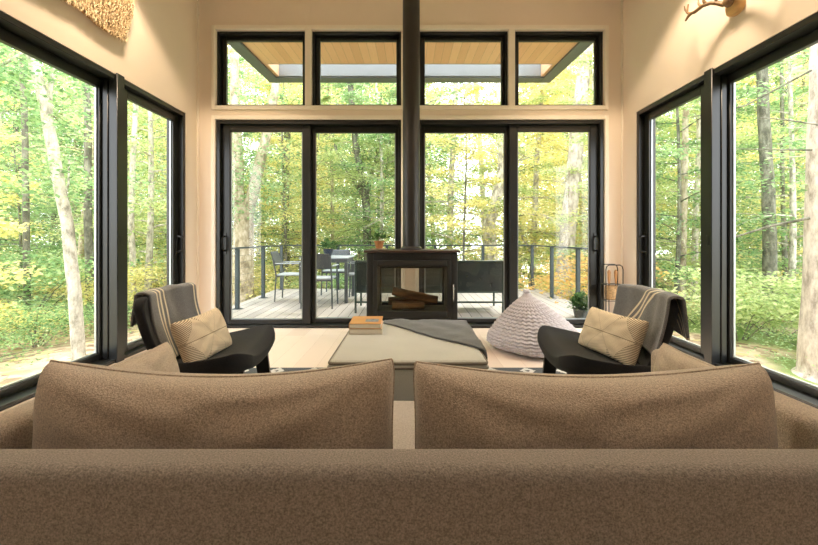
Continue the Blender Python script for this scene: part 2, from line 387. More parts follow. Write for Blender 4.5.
struct(m.build('trim_6',M['trim']))

# ------------------------------------------------------------------ sliding doors; local u = across, w = outwards, z = up
def uwbox(mb,fr,u0,u1,w0,w1,z0,z1,r=.004):
    o,du,dw=fr
    a=Vector(o)+Vector(du)*u0+Vector(dw)*w0; b=Vector(o)+Vector(du)*u1+Vector(dw)*w1
    mb.rbox(a.x,b.x,a.y,b.y,z0,z1,r,1)
def slider(name,fr,UW=UW,side=False):
    md=UW/2
    root=bpy.data.objects.new(name,None); COL.objects.link(root); struct(root)
    m=MB(); e=.0015
    uwbox(m,fr,e,.045,.004,.19,e,DT-e); uwbox(m,fr,UW-.03,UW-e,.004,.19,e,DT-e)
    uwbox(m,fr,.045,UW-.03,.004,.19,DT-.045,DT-e); uwbox(m,fr,.045,UW-.03,.004,.19,e,.03)
    m.build('window_frame',M['black'],root)
    # sliding panel (inner track)
    def panel(nm,u0,u1,g0,g1,w0,w1):
        m=MB(); z0,z1,gz0,gz1=.034,DT-.048,.088,2.303
        uwbox(m,fr,u0,g0,w0,w1,z0,z1); uwbox(m,fr,g1,u1,w0,w1,z0,z1)
        uwbox(m,fr,g0,g1,w0,w1,z0,gz0); uwbox(m,fr,g0,g1,w0,w1,gz1,z1)
        p=m.build(nm,M['black'],root)
        m=MB(); q=.012; wm=(w0+w1)/2+.006
        uwbox(m,fr,g0,g0+q,wm-.008,wm+.008,gz0,gz1,.001); uwbox(m,fr,g1-q,g1,wm-.008,wm+.008,gz0,gz1,.001)
        uwbox(m,fr,g0+q,g1-q,wm-.008,wm+.008,gz0,gz0+q,.001)
        m.build('glazing_bead',M['gasket'],p)
        m=MB(); o,du,dw=fr
        a=Vector(o)+Vector(du)*(g0+q)+Vector(dw)*(wm); b=Vector(o)+Vector(du)*(g1-q)+Vector(dw)*(wm)
        m.add([(a.x,a.y,gz0+q),(b.x,b.y,gz0+q),(b.x,b.y,gz1),(a.x,a.y,gz1)],[(0,1,2,3)])
        m.build('pane',M['glass'],p)
        return p
    p=panel('sliding_panel',.048,md+.01,.138,(md-.235 if side else md-.089),.06,.105)
    panel('fixed_panel',md-.09,UW-.033,(md+.03 if side else md+.049),UW-.07,.112,.157)
    if side:
        m=MB(); uwbox(m,fr,md-.09,md+.0,-.014,.058,.0,DT+.012); m.build('mullion_post',M['black'],root)
    # pull handle and latch
    m=MB(); o,du,dw=fr
    def q(u,w,z): a=Vector(o)+Vector(du)*u+Vector(dw)*w; return (a.x,a.y,z)
    m.tube([q(.082,.062,.90),q(.082,.02,.905),q(.082,-.005,.925),q(.082,-.005,1.045),q(.082,.02,1.065),q(.082,.062,1.07)],.011,8)
    uwbox(m,fr,.064,.10,.052,.061,.86,1.11,.003)
    m.build('door_handle',M['black'],p)
    m=MB(); uwbox(m,fr,md-.058,md-.033,*((-.02,-.0145) if side else (.05,.0595)),.99,1.07,.002); m.build('latch',M['black'],p)
    return root
slider('door_1',((-E_,D,0),(1,0,0),(0,1,0)))
slider('door_2',((E_,D,0),(-1,0,0),(0,1,0)))
slider('door_3',((-WX,S1,0),(0,-1,0),(-1,0,0)),side=True)
slider('door_4',((WX,S1R,0),(0,-1,0),(1,0,0)),UWR,True)
# transom windows
for i,(a,b) in enumerate(((-E_,-C_),(-B_,-A_),(A_,B_),(C_,E_))):
    root=bpy.data.objects.new('window_%d'%(i+1),None); COL.objects.link(root); struct(root)
    fr=((a,D,0),(1,0,0),(0,1,0)); W=b-a; e=.0015; m=MB()
    uwbox(m,fr,e,.022,.03,.19,TB+e,TT-e); uwbox(m,fr,W-.022,W-e,.03,.19,TB+e,TT-e)
    uwbox(m,fr,.022,W-.022,.03,.19,TT-.03,TT-e); uwbox(m,fr,.022,W-.022,.03,.19,TB+e,TB+.02)
    m.build('window_frame',M['black'],root)
    m=MB(); uwbox(m,fr,.023,.075,.10,.15,TB+.022,TT-.032); uwbox(m,fr,W-.06,W-.023,.10,.15,TB+.022,TT-.032)
    uwbox(m,fr,.075,W-.06,.10,.15,TT-.075,TT-.032); uwbox(m,fr,.075,W-.06,.10,.15,TB+.022,TB+.05)
    s=m.build('sash',M['black'],root)
    MB().add([(a+.07,D+.12,TB+.045),(b-.055,D+.12,TB+.045),(b-.055,D+.12,TT-.07),(a+.07,D+.12,TT-.07)],[(0,1,2,3)]).build('pane',M['glass'],s)

# ------------------------------------------------------------------ deck, railing, roof overhang
struct(MB().box(-2.80,2.72,D+T+.01,8.62,-.06,-.02).build('deck',M['deck']))
struct(MB().box(-2.84,2.76,D+T+.01,8.66,-.32,-.065).build('deck_joists',M['fascia']))
def rail(name,label,pts,posts,lab):
    root=thing(name,label,'railing',(0,0,-.02))
    m=MB()
    for p,q in zip(pts[:-1],pts[1:]):
        dx,dy=q[0]-p[0],q[1]-p[1]
        if abs(dx)>abs(dy): m.rbox(p[0]-.03,q[0]+.03,p[1]-.03,p[1]+.03,.905,.93,.004,1)
        else: m.rbox(p[0]-.03,p[0]+.03,p[1]+.031,q[1]-.031,.905,.93,.004,1)
    m.build('top_rail',M['railm'],root)
    for x,y in posts:
        po=MB().rbox(x-.028,x+.028,y-.028,y+.028,.008,.904,.004,1).build('post',M['railm'],root)
        MB().rbox(x-.065,x+.065,y-.065,y+.065,0.0005,.0075,.002,1).build('post_base_plate',M['railm'],po)
    for k in range(8):
        z=.10+k*.10; m=MB()
        for p,q in zip(posts[:-1],posts[1:]): m.tube([(p[0],p[1],z),(q[0],q[1],z)],.0022,5)
        m.build('cable',M['railm'],root)
    return root
rail('deck_railing','grey metal deck railing along the left deck edge, beside the dining table',[(-2.62,5.05),(-2.62,8.44)],[(-2.62,5.1),(-2.60,6.16),(-2.62,7.3)],'')
rail('deck_railing','grey metal deck railing along the right deck edge, behind the potted shrub',[(2.53,5.05),(2.53,8.44)],[(2.53,5.1),(2.53,6.16),(2.53,7.3)],'')
rail('deck_railing','grey metal railing across the far end of the deck',[(-2.66,8.47),(2.57,8.47)],[(-2.66,8.47),(-1.49,8.47),(-.48,8.47),(.52,8.47),(1.51,8.47),(2.53,8.47)],'')
# overhang (slopes up outwards): border beams, cedar soffit, skylight slot
y0,y1=D+T+.02,7.9; zs=lambda y:3.885+.066*(y-y0)
def slab(mb,xa,xb,ya,yb,dz0,dz1):
    mb.add([(xa,ya,zs(ya)+dz0),(xb,ya,zs(ya)+dz0),(xb,yb,zs(yb)+dz0),(xa,yb,zs(yb)+dz0),
            (xa,ya,zs(ya)+dz1),(xb,ya,zs(ya)+dz1),(xb,yb,zs(yb)+dz1),(xa,yb,zs(yb)+dz1)],
           [(0,3,2,1),(4,5,6,7),(0,1,5,4),(1,2,6,5),(2,3,7,6),(3,0,4,7)])
m=MB(); slab(m,-2.70,-2.50,y0,y1,-.03,.30); slab(m,2.50,2.70,y0,y1,-.03,.30); slab(m,-2.495,2.495,7.62,y1,-.03,.30)
rf=struct(m.build('roof_overhang',M['fascia']))
m=MB(); slab(m,-2.495,2.495,y0,6.97,0,.28); slab(m,-2.495,-2.435,6.975,7.615,0,.28); slab(m,2.435,2.495,6.975,7.615,0,.28)
m.build('soffit_boards',M['soffit'],rf)
m=MB(); slab(m,-2.43,2.43,7.59,7.615,0.0,.28); slab(m,-2.43,2.43,6.975,6.995,0.0,.28)
m.build('skylight_lining',M['white'],rf)
m=MB(); slab(m,-2.43,2.43,6.97,7.62,.285,.295); m.build('skylight_glass',M['glass'],rf)

# ------------------------------------------------------------------ recessed ceiling lights: wall washers, then added fill lamps
def downlight(x,y,label,power,size=118,blend=.22,col=(1,.77,.54)):
    root=thing('recessed_downlight',label,'ceiling light',(x,y,ZC-.012),0,'recessed downlights in the ceiling')
    MB().lathe([(.045,.008),(.07,.010),(.075,.004),(.07,0),(.05,0),(.045,.008)],28).build('trim_ring',M['lampw'],root)
    l=bpy.data.lights.new('downlight_lamp','SPOT'); l.energy=power; l.spot_size=R(size); l.spot_blend=blend; l.color=col; l.shadow_soft_size=.16
    o=bpy.data.objects.new('lamp',l); COL.objects.link(o); o.parent=root; o.location=(0,0,-.01)
LX=1.92
for x,s in ((-LX,'left'),(LX,'right')):
    downlight(x,3.0,'recessed round ceiling downlight washing the %s wall over the lounge chair'%s,225)
    downlight(x,.4,'added unseen ceiling downlight by the %s wall above the sofa end'%s,30,120,.3,(1,.92,.82))  # added out-of-view fill for the sofa and its rear face
    downlight(x,-2.0,'added unseen ceiling downlight in the %s back corner behind the sofa'%s,19,140,.4,(1,.94,.86))  # added pair out of view, supplies light from behind the camera
downlight(0,-.9,'added unseen ceiling downlight in the middle behind the sofa',22,150,.5,(1,.94,.86))  # added unseen lamp, lifts the sofa back that faces the camera

# ------------------------------------------------------------------ wood stove with flue
SX=.02; YF,YR=3.95,4.45
st=thing('wood_stove','black see-through wood stove with glass doors and a tall flue','stove',(SX,0,0))
m=MB()
m.rbox(-.44,-.375,YF,YR,.10,.905,.006); m.rbox(.375,.44,YF,YR,.10,.905,.006)
m.rbox(-.375,.375,YF,YR,.10,.30,.004); m.rbox(-.375,.375,YF,YR,.83,.905,.004)
m.rbox(-.40,.40,YF+.03,YR-.03,.0,.10,.004)
m.build('stove_body',M['steel'],st)
m=MB()
for k in range(5): m.box(-.30+k*.004,.30-k*.004,YF-.004,YF-.001,.855+k*.008,.858+k*.008)
m.build('vent_slots',M['stoved'],st)
m=MB().rbox(-.465,.465,YF-.03,YR+.03,.908,.932,.008,2); m.build('top_plate',M['stovet'],st)
for yy,s,nm in ((YF,-1,'front'),(YR,1,'rear')):
    m=MB(); a,b=sorted((yy+s*.001,yy+s*.035)); fx=.375
    gz0,gz1,gx=.345,.775,.335
    if s>0: gz0,gz1,gx=.35,.72,.33
    m.rbox(-fx,-gx,a,b,.29,.835,.006); m.rbox(gx,fx,a,b,.29,.835,.006); m.rbox(-gx,gx,a,b,gz1,.835,.006); m.rbox(-gx,gx,a,b,.29,gz0,.006)
    d=m.build('stove_door',M['stoved'],st)
    ym=(a+b)/2; MB().add([(-gx,ym,gz0),(gx,ym,gz0),(gx,ym,gz1),(-gx,ym,gz1)],[(0,1,2,3)]).build('pane',M['firegl'],d)
    if s<0:
        MB().tube([(.395,YF-.005,.44),(.395,YF-.045,.45),(.395,YF-.05,.50),(.395,YF-.05,.56),(.395,YF-.045,.60),(.395,YF-.005,.61)],.007,8).build('handle',M['chrome'],d)
m=MB(); m.box(-.373,-.345,YF+.03,YR-.03,.305,.80); m.box(.345,.373,YF+.03,YR-.03,.305,.80); m.box(-.345,.345,YF+.03,YR-.03,.302,.325)
m.build('fire_brick_lining',M['brick'],st)
m=MB(); m.lathe([(.0,.80),(.06,.80),(.088,.81),(.088,ZC-.93)],40,(-.007,4.2,.0)); 
m=MB(); m.lathe([(.088,.933),(.088,ZC-.003)],40,(-.007,4.2,0)); m.build('flue_pipe',M['pipem'],st)
m=MB(); m.lathe([(.092,.933),(.11,.934),(.11,.945),(.092,.965)],40,(-.007,4.2,0)); m.build('flue_collar',M['pipem'],st)
for (x0,z0_,x1,z1_,yy,r,l) in ((-.25,.385,.24,.382,4.33,.040,'dark firewood log at the back of the stove hearth'),(-.20,.372,.12,.372,4.12,.036,'short firewood log lying at the front of the stove'),(-.20,.505,.26,.405,4.22,.047,'split firewood log resting aslant on the others in the stove')):
    m=MB(); n=12; rr=random.Random(int(r*1000)); ks=[1+rr.uniform(-.18,.18) for _ in range(n)]
    pts=[Vector((x0,yy-.02,z0_)).lerp(Vector((x1,yy+.02,z1_)),t/6) for t in range(7)]
    m.tube(pts,[r*(1+.06*math.sin(i*2.1)) for i in range(7)],n)
    v2=[]
    for i,p in enumerate(m.v):
        c=pts[i//n]; q=Vector(p); v2.append(tuple(c+(q-c)*ks[i%n]))
    m.v=v2; o=m.build('firewood_log',M['log'],None,20); tag(o,l,'firewood','firewood logs in the stove'); o.location.x=SX

# potted plant on the stove
def leaves_mb(n,c,rad,size,seed,up=.6,spread=1.0):
    rr=random.Random(seed); m=MB()
    for _ in range(n):
        d=Vector((rr.gauss(0,1)*spread,rr.gauss(0,1)*spread,abs(rr.gauss(0,1))*up)).normalized()
        p=Vector(c)+Vector((d.x*rad[0],d.y*rad[1],d.z*rad[2]))*rr.uniform(.35,1)
        t=(d+Vector((rr.uniform(-.5,.5),rr.uniform(-.5,.5),rr.uniform(-.3,.6)))).normalized(); s=t.cross(Vector((0,0,1))).normalized()*size*.32
        q=p+t*size; mid=p+t*size*.5+Vector((0,0,size*.08))
        m.add([p,mid+s,q,mid-s],[(0,1,2,3)])
    return m
pl=thing('potted_plant','small leafy plant in a terracotta pot on the stove top','potted plant',(-.31,4.12,.9325))
MB().lathe([(.055,0),(.075,.004),(.08,.014),(.07,.014),(.055,.008)],28).build('saucer',M['saucer'],pl)
MB().lathe([(.032,.009),(.045,.07),(.052,.072),(.053,.09),(.047,.09),(.045,.078)],28).build('pot',M['terra'],pl)
leaves_mb(60,(0,0,.10),(.10,.085,.06),.05,3,.6).build('foliage',M['herb'],pl)

# ------------------------------------------------------------------ ottoman, books, throw
ot=thing('ottoman','large square grey upholstered ottoman with dark piping in front of the stove','ottoman',(-.010,2.66,0))
OW,OD,OH=.425,.50,.40
MB().rbox(-OW,OW,-OD,OD,.05,OH,.028,4).build('cushion_body',M['otto'],ot)
def loop(m,x,y,z,r,c=.03):
    pts=[]
    for cx,cy,a0 in ((x-c,y-c,0),(-x+c,y-c,90),(-x+c,-y+c,180),(x-c,-y+c,270)):
        for k in range(5): a=R(a0+k*22.5); pts.append((cx+c*math.cos(a),cy+c*math.sin(a),z))
    m.tube(pts,r,8,closed=True)
m=MB(); loop(m,OW-.004,OD-.004,OH-.016,.009); loop(m,OW+.002,OD+.002,OH-.040,.006); loop(m,OW+.001,OD+.001,.09,.006)
m.build('piping',M['pipe'],ot)
for sx in (-1,1):
    for sy in (-1,1): MB().lathe([(.02,.012),(.025,.052)],16,(sx*.36,sy*.42,0)).build('foot',M['bwood'],ot)

def book(loc,rz,w,d,h,cov,label,pic=None):
    b=thing('book',label,'book',loc,rz,'books stacked on the ottoman')
    m=MB(); m.rbox(-w/2,w/2,-d/2,d/2,0,.003,.0008,1); m.rbox(-w/2,w/2,-d/2,d/2,h-.003,h,.0008,1); m.rbox(-w/2,-w/2+.004,-d/2,d/2,.003,h-.003,.0008,1)
    m.build('cover',cov,b)
    MB().box(-w/2+.0045,w/2-.005,-d/2+.005,d/2-.005,.0035,h-.0035).build('pages',M['pages'],b)
    if pic:
        p=MB().box(-.005,.085,-.07,.02,h,h+.0008).build('cover_picture',M['print'],b); p['label']='small blue-grey picture'
    return b
BX,BY=-.302,2.885
book((BX,BY,OH+.0005),R(2),.222,.27,.036,M['cream'],'pale cream book at the bottom of the stack on the ottoman')
book((BX-.003,BY,OH+.0375),R(1),.218,.265,.036,M['orange'],'orange covered book with a small picture, on top of the stack',True)

def drape():
    A=Vector((-.235,3.13)); B=Vector((.455,2.30)); dr=(B-A); nrm=Vector((-dr.y,dr.x)).normalized()
    if nrm.x<0: nrm=-nrm
    ox,oy=-.010,2.66
    def fn(s,t):
        L_=.62*math.sin(PI*(.12+.76*s))**.6
        fold=.012*math.sin(s*9+t*3)
        p=A+dr*s+nrm*(t*L_+fold)
        ex=max(0,p.x-(ox+OW+.004)); ey=max(0,p.y-(oy+OD+.004))
        x=p.x-ex; y=p.y-ey; drop=max(ex,ey)+.5*min(ex,ey)
        w=.006*noise.noise(Vector((p.x*9,p.y*9,2)))+.004*math.sin(p.x*22+p.y*17)
        z=OH+.013+w-max(0,drop-.005)
        if drop>0: 
            if ex>0: x+=.014+.012*math.sin(y*30)*min(1,drop*6)
            if ey>0: y+=.014+.012*math.sin(x*28)*min(1,drop*6)
        return (x,y,max(.02,z))
    m=MB(); m.grid(fn,60,40); o=m.build('throw_blanket',M['throw'],None,0); solidify(o,.009,0)
    tag(o,'dark grey wool throw draped over the right rear corner of the ottoman','blanket')
drape()

# ------------------------------------------------------------------ rug
rg=MB().rbox(-1.75,1.72,.95,3.28,.001,.012,.004,1).build('rug',M['rug']); tag(rg,'charcoal rug with white motif under the ottoman and chairs','rug')

# ------------------------------------------------------------------ sofa
so=thing('sofa','long taupe wool sofa seen from behind with low back and thin arms','sofa',(0,0,0))
YA,YBk,YS=.74,.845,1.60; XL,XR=-1.02,1.04
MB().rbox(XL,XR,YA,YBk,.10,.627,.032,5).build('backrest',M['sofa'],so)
MB().rbox(XL,XL+.11,YBk+.001,YS,.10,.624,.03,5).build('armrest',M['sofap'],so)
MB().rbox(XR-.11,XR,YBk+.001,YS,.10,.624,.03,5).build('armrest',M['sofap'],so)
MB().rbox(XL+.112,XR-.112,YBk+.002,YS-.01,.10,.27,.01).build('seat_base',M['sofa'],so)
MB().rbox(XL+.114,XR-.114,YBk+.003,YS+.01,.272,.42,.035,4).build('seat_cushion',M['seatf'],so)
for x in (XL+.06,XR-.06):
    for y in (YA+.06,YS-.08): MB().rbox(x-.03,x+.03,y-.03,y+.03,.013,.10,.004,1).build('leg',M['bwood'],so)

def cushion_mesh(name,w,h,t,mat,ear=.05,sag=0,seed=0,n=44,wr=.006,puff=.45):
    """pillow in local x (width), z (height), y (thickness)"""
    uv=[]; vs=[]; fs=[]
    def pt(u,v,s):
        kx=1-ear*(1-v*v); kz=1-ear*1.3*(1-u*u)
        cr=1-.028*abs(u)**7*abs(v)**7; x=w/2*u*kx*cr; z=h/2*v*kz*cr
        if v>0: z-=sag*(1-u*u)*v
        th=t/2*(max(0,1-u**4)*max(0,1-v**4))**puff
        c=noise.noise(Vector((u*2.2+seed,v*2.2,seed+s)))*.07+noise.noise(Vector((u*5+seed,v*5,seed+s*3)))*.07
        e=max(0,(1-abs(u)))*max(0,(1-abs(v)))
        rad=wr*math.sin(10*math.atan2(v-.98*math.copysign(1,v),u-.98*math.copysign(1,u))*1.0)*min(1,e*6)
        return (x, s*(th*(1+c*.5)+rad*.6), z)
    for s in (-1,1):
        b=len(vs)
        for i in range(n+1):
            for j in range(n+1):
                u=math.sin(PI/2*(2*i/n-1)); v=math.sin(PI/2*(2*j/n-1))
                vs.append(pt(u,v,s)); uv.append(((u+1)/2,(v+1)/2))
        for i in range(n):
            for j in range(n):
                a=b+i*(n+1)+j; q=(a,a+n+1,a+n+2,a+1)
                fs.append(q if s<0 else q[::-1])
    me=bpy.data.meshes.new(name); me.from_pydata(vs,[],fs); me.update()
    ul=me.uv_layers.new(name='UVMap')
    for l in me.loops: ul.data[l.index].uv=uv[l.vertex_index]
    bm=bmesh.new(); bm.from_mesh(me); bmesh.ops.remove_doubles(bm,verts=bm.verts[:],dist=1e-5); bm.to_mesh(me); bm.free()
    me.materials.append(mat); smooth_mesh(me,0)
    # seam outline
    m=MB(); pts=[]
    for k in range(160):
        q=k/40; e=int(q); f=math.sin(PI/2*(2*(q-e)-1))
        u,v={0:(f,-1),1:(1,f),2:(-f,1),3:(-1,-f)}[e]
        pts.append(pt(u,v,1))
    return me,pts
def pose(o,loc,rot):
    o.location=loc; o.rotation_euler=rot; return o
def cushion(name,label,cat,loc,rot,w,h,t,mat,pipemat=None,group=None,**k):
    me,pts=cushion_mesh(name,w,h,t,mat,**k)
    o=link(name,me); tag(o,label,cat,group); pose(o,loc,rot)
    if pipemat: MB().tube(pts,.0035,6,closed=True).build('piping',pipemat,o)
    return o
cushion('back_cushion','large tan wool back cushion on the left half of the sofa','cushion',(-.464,.998,.566),(R(-5),0,R(1)),.860,.374,.225,M['sofap'],M['sofap'],'back cushions on the sofa',ear=.026,sag=.040,seed=1.3,wr=.009,puff=.37)
cushion('back_cushion','large tan wool back cushion on the right half of the sofa','cushion',(.437,.998,.562),(R(-5),0,R(-1)),.866,.368,.225,M['sofap'],M['sofap'],'back cushions on the sofa',ear=.026,sag=.034,seed=7.7,wr=.009,puff=.37)
cushion('throw_cushion','beige throw cushion leaning on the left sofa arm by the window','cushion',(-.850,1.315,.532),(R(-13),0,R(91)),.36,.29,.10,M['beige'],M['beige'],'throw cushions at the sofa arms',ear=.05,seed=3.1)
cushion('throw_cushion','beige throw cushion leaning on the right sofa arm','cushion',(.886,1.30,.530),(R(9),0,R(88)),.36,.29,.10,M['beige'],M['beige'],'throw cushions at the sofa arms',ear=.05,seed=5.1)

# ------------------------------------------------------------------ lounge chairs: local +x = front, y = across
def lounge_chair(label,loc,rz):
    c=thing('lounge_chair',label,'chair',loc,rz,'charcoal lounge chairs either side of the ottoman')
    # wide curved seat
    def seat(mode):
        nu,nv=30,26
        def fn(a,b):
            v=2*b-1; x=-.24+.53*a                       # a: rear->front
            half=.27+.12*math.sin(min(1,a*1.15)*PI/2)
            rx=max(0,(a-.72)/.28); half*=math.sqrt(max(0.0,1-rx**3.2*.55))
            y=half*v
            z=.330+.085*a**1.4+.05*abs(v)**2.4-.05*max(0,(a-.86)/.14)**2
            ed=min(1,(1-abs(v))*5)*min(1,(1-a)*9)*min(1,a*9)
            th=.03+.035*math.sqrt(max(0,ed))
            return (x,y,z+ (0 if mode else -th*1.6))
        return fn,nu,nv
    m=MB(); fn,nu,nv=seat(1); m.grid(fn,nu,nv); o2=len(m.v); fn0,_,_=seat(0)
    m.grid(fn0,nu,nv)
    # rim
    def idx(i,j,l): return l*o2+i*(nv+1)+j
    rim=[(i,0) for i in range(nu+1)]+[(nu,j) for j in range(1,nv+1)]+[(i,nv) for i in range(nu-1,-1,-1)]+[(0,j) for j in range(nv-1,0,-1)]
    for p,q in zip(rim,rim[1:]+rim[:1]): m.f.append((idx(*p,0),idx(*q,0),idx(*q,1),idx(*p,1)))
    s=m.build('seat',M['char'],c,0); b=s.modifiers.new('b','BEVEL'); b.width=.014; b.segments=3; b.limit_method='ANGLE'; b.angle_limit=R(40)
    # curved leaning backrest
    def back(off):
        def fn(a,b):
            v=2*b-1; hh=.40*a; half=.295*(1-.10*(1-a))
            k=max(0,(a-.75)/.25); half2=half*math.sqrt(max(0,1-k**3*.35))
            y=half2*v; x=-.19-.12*a-.02*math.sin(a*PI)+.045*v*v+off
            return (x,y,.335+hh*.98)
        return fn
    m=MB(); nu,nv=24,22; m.grid(back(.0),nu,nv); o2=len(m.v); m.grid(back(-.055),nu,nv)
    rim=[(i,0) for i in range(nu+1)]+[(nu,j) for j in range(1,nv+1)]+[(i,nv) for i in range(nu-1,-1,-1)]+[(0,j) for j in range(nv-1,0,-1)]
    for p,q in zip(rim,rim[1:]+rim[:1]): m.f.append((p[0]*(nv+1)+p[1],q[0]*(nv+1)+q[1],o2+q[0]*(nv+1)+q[1],o2+p[0]*(nv+1)+p[1]))
    s=m.build('backrest',M['char'],c,0); b=s.modifiers.new('b','BEVEL'); b.width=.016; b.segments=3; b.limit_method='ANGLE'; b.angle_limit=R(40)
    # flat splayed legs
    for sx,sy in ((1,1),(1,-1),(-1,1),(-1,-1)):
        xt,xb=(.19,.235) if sx>0 else (-.17,-.27); yt,yb=sy*.24,sy*.275; w=.048; t=.013; m=MB()
        zt=.355 if sx>0 else .32
        m.add([(xb-w*.7,yb-t,.013),(xb+w*.7,yb-t,.013),(xb+w*.7,yb+t,.013),(xb-w*.7,yb+t,.013),
               (xt-w,yt-t,zt),(xt+w,yt-t,zt),(xt+w,yt+t,zt),(xt-w,yt+t,zt)],[(0,3,2,1),(4,5,6,7),(0,1,5,4),(1,2,6,5),(2,3,7,6),(3,0,4,7)])
        m.build('leg',M['bwood'],c)
    m=MB(); m.rbox(-.19,.17,-.03,.03,.262,.286,.006,1); m.rbox(.14,.19,-.23,.23,.266,.292,.006,1); m.rbox(-.20,-.15,-.23,.23,.262,.288,.006,1); m.build('under_frame',M['bwood'],c)
    return c
LCX,LCY,LA=-1.175,2.47,R(5)
RCX,RCY,RA=1.115,2.44,R(180-5)
lounge_chair('charcoal felt lounge chair with striped blanket, by the left window',(LCX,LCY,0),LA)
lounge_chair('charcoal felt lounge chair with striped blanket, beside the knitted pouf',(RCX,RCY,0),RA)

def blanket(label,loc,rz,k,flip,inner,outer,y0=-.33,y1=.33,off=0):
    """folded blanket over the chair back; u runs across the stripes"""
    nu,nv=70,60
    prof=[]
    for i in range(nu+1):
        s=i/nu; Ltot=inner+.15+outer; l=s*Ltot
        zt=.335+.40*.98
        if l<inner:                           # inner face, rising
            a=(.40-inner+l)/.40; x=-.19-.12*a-.02*math.sin(a*PI)+.018; z=.335+.40*a*.98
        elif l<inner+.15:
            th=(l-inner)/.15*PI; x=-.31-.0275+.0455*math.cos(th); z=zt+.024*math.sin(th)
        else:
            q=l-inner-.15; x=-.31-.0275-.0455-.02*q/.2; z=zt-q
        prof.append((x,z,l))
    vs=[];uv=[];fs=[]
    for i,(x,z,l) in enumerate(prof):
        for j in range(nv+1):
            b=j/nv; v=2*b-1; y=y0+(y1-y0)*b
            cur=.045*(y/.295)**2
            w=.007*noise.noise(Vector((y*7,l*6,k*9)))+.003*math.sin(y*38+l*5)
            sk=.05*math.sin(b*PI*2+k)*(.0 if 0 else 1)*(1 if i==0 or i==nu else 1)*0
            ed=max(0,abs(v)-.9)*.10
            vs.append((x+cur*1.0+w+(.0),y,z+w*.8-ed*(.4)))
            u=((y-y0)/(y1-y0) if not flip else (y1-y)/(y1-y0))+k*(l-inner)+off
            uv.append((u,l))
    for i in range(nu):
        for j in range(nv):
            a=i*(nv+1)+j; fs.append((a,a+nv+1,a+nv+2,a+1))
    me=bpy.data.meshes.new('blanket'); me.from_pydata(vs,[],fs); me.update()
    ul=me.uv_layers.new(name='UVMap')
    for lp in me.loops: ul.data[lp.index].uv=uv[lp.vertex_index]
    me.materials.append(M['blanket']); smooth_mesh(me,0)
    o=link('blanket',me); tag(o,label,'blanket','striped blankets over the lounge chairs'); pose(o,loc,(0,0,rz)); solidify(o,.014,1)
    return o
blanket('grey wool blanket with cream stripes over the left chair back',(LCX,LCY,0),LA,.0,False,.37,.16,-.20,.305)
blanket('grey wool blanket with slanting cream stripes over the right chair back',(RCX,RCY,0),RA,1.15,True,.30,.20,-.305,.315,-.20)
cushion('lumbar_cushion','cream geometric lumbar cushion on the left lounge chair','cushion',(-1.20,2.385,.480),(R(-22),0,R(90)),.50,.27,.12,M['lumbar'],None,'cream geometric lumbar cushions',ear=.06,seed=2.2,wr=.004)
cushion('lumbar_cushion','cream geometric lumbar cushion on the right lounge chair','cushion',(1.185,2.42,.480),(R(22),0,R(100)),.50,.27,.12,M['lumbar'],None,'cream geometric lumbar cushions',ear=.06,seed=9.2,wr=.004)

# ------------------------------------------------------------------ knitted pouf
def pouf():
    N,NV=34,38; nu,nv=N*6,132
    def fn(a,b):
        th=2*PI*a; h=b
        prof=[(0,.30),(.04,.40),(.12,.445),(.25,.43),(.45,.345),(.65,.235),(.82,.13),(.93,.055),(.975,.035),(1,.022)]
        for (h0,r0),(h1,r1) in zip(prof[:-1],prof[1:]):
            if h<=h1+1e-9: f=(h-h0)/(h1-h0); r=r0+(r1-r0)*f; break
        sq=1+.05*math.cos(4*th+.6)*(1-h)
        col=abs(math.sin(N*th/2)); tri=abs(((a*N)%1)-.5)*2
        row=math.sin(2*PI*(NV*b*.5+.55*tri))
        fade=min(1,(1-h)*5)
        d=(.016*col+.009*row)*fade*(.4+.6*min(1,r/.25))
        lump=.02*noise.noise(Vector((math.cos(th)*1.6,math.sin(th)*1.6,h*3)))
        rr=(r*sq+d+lump*(1-h))
        return (rr*math.cos(th)*.93-.09*h**1.3,rr*math.sin(th)*.92,.0135+.525*h)
    m=MB(); m.grid(fn,nu,nv,wrap=True)
    m.f.append(tuple(range(0,nu*(nv+1),nv+1))[::-1]); m.f.append(tuple(range(nv,nu*(nv+1),nv+1)))
    o=m.build('pouf',M['pouf'],None,0); o.location=(1.19,3.86,0); tag(o,'pale lilac grey chunky knitted pouf rising to a point','pouf')
    MB().lathe([(.028,.0),(.036,.012),(.030,.028),(.012,.034)],14,(-.09,0,.532)).build('top_knot',M['hwood'] if 0 else M['pouf'],o)
pouf()

# ------------------------------------------------------------------ fireplace tools in the back right corner
ft=thing('fire_tool_stand','black wire fireside tool stand with wooden handles in the back right corner','fireplace tools',(2.27,4.60,0))
m=MB()
for yy in (-.06,.06):
    m.tube([(-.095,yy,.01),(-.095,yy,.70),(-.085,yy,.735),(-.06,yy,.75),(.06,yy,.75),(.085,yy,.735),(.095,yy,.70),(.095,yy,.01)],.006,8)
for z in (.02,.35,.53): m.tube([(-.095,-.06,z),(.095,-.06,z),(.095,.06,z),(-.095,.06,z)],.005,6,closed=True)
m.build('wire_frame',M['black'],ft)
for x in (-.042,.035):
    MB().tube([(x,-.02,.10),(x,-.02,.56)],.005,8).build('tool_rod',M['black'],ft)
    MB().lathe([(.010,.0),(.013,.03),(.017,.09),(.019,.13),(.012,.15),(.004,.155)],16,(x,-.02,.54)).build('tool_handle',M['hwood'],ft)
MB().lathe([(.05,.0),(.07,.01),(.078,.08),(.07,.15),(.06,.155)],24,(0,0,.36)).build('basket',M['wicker'],ft)

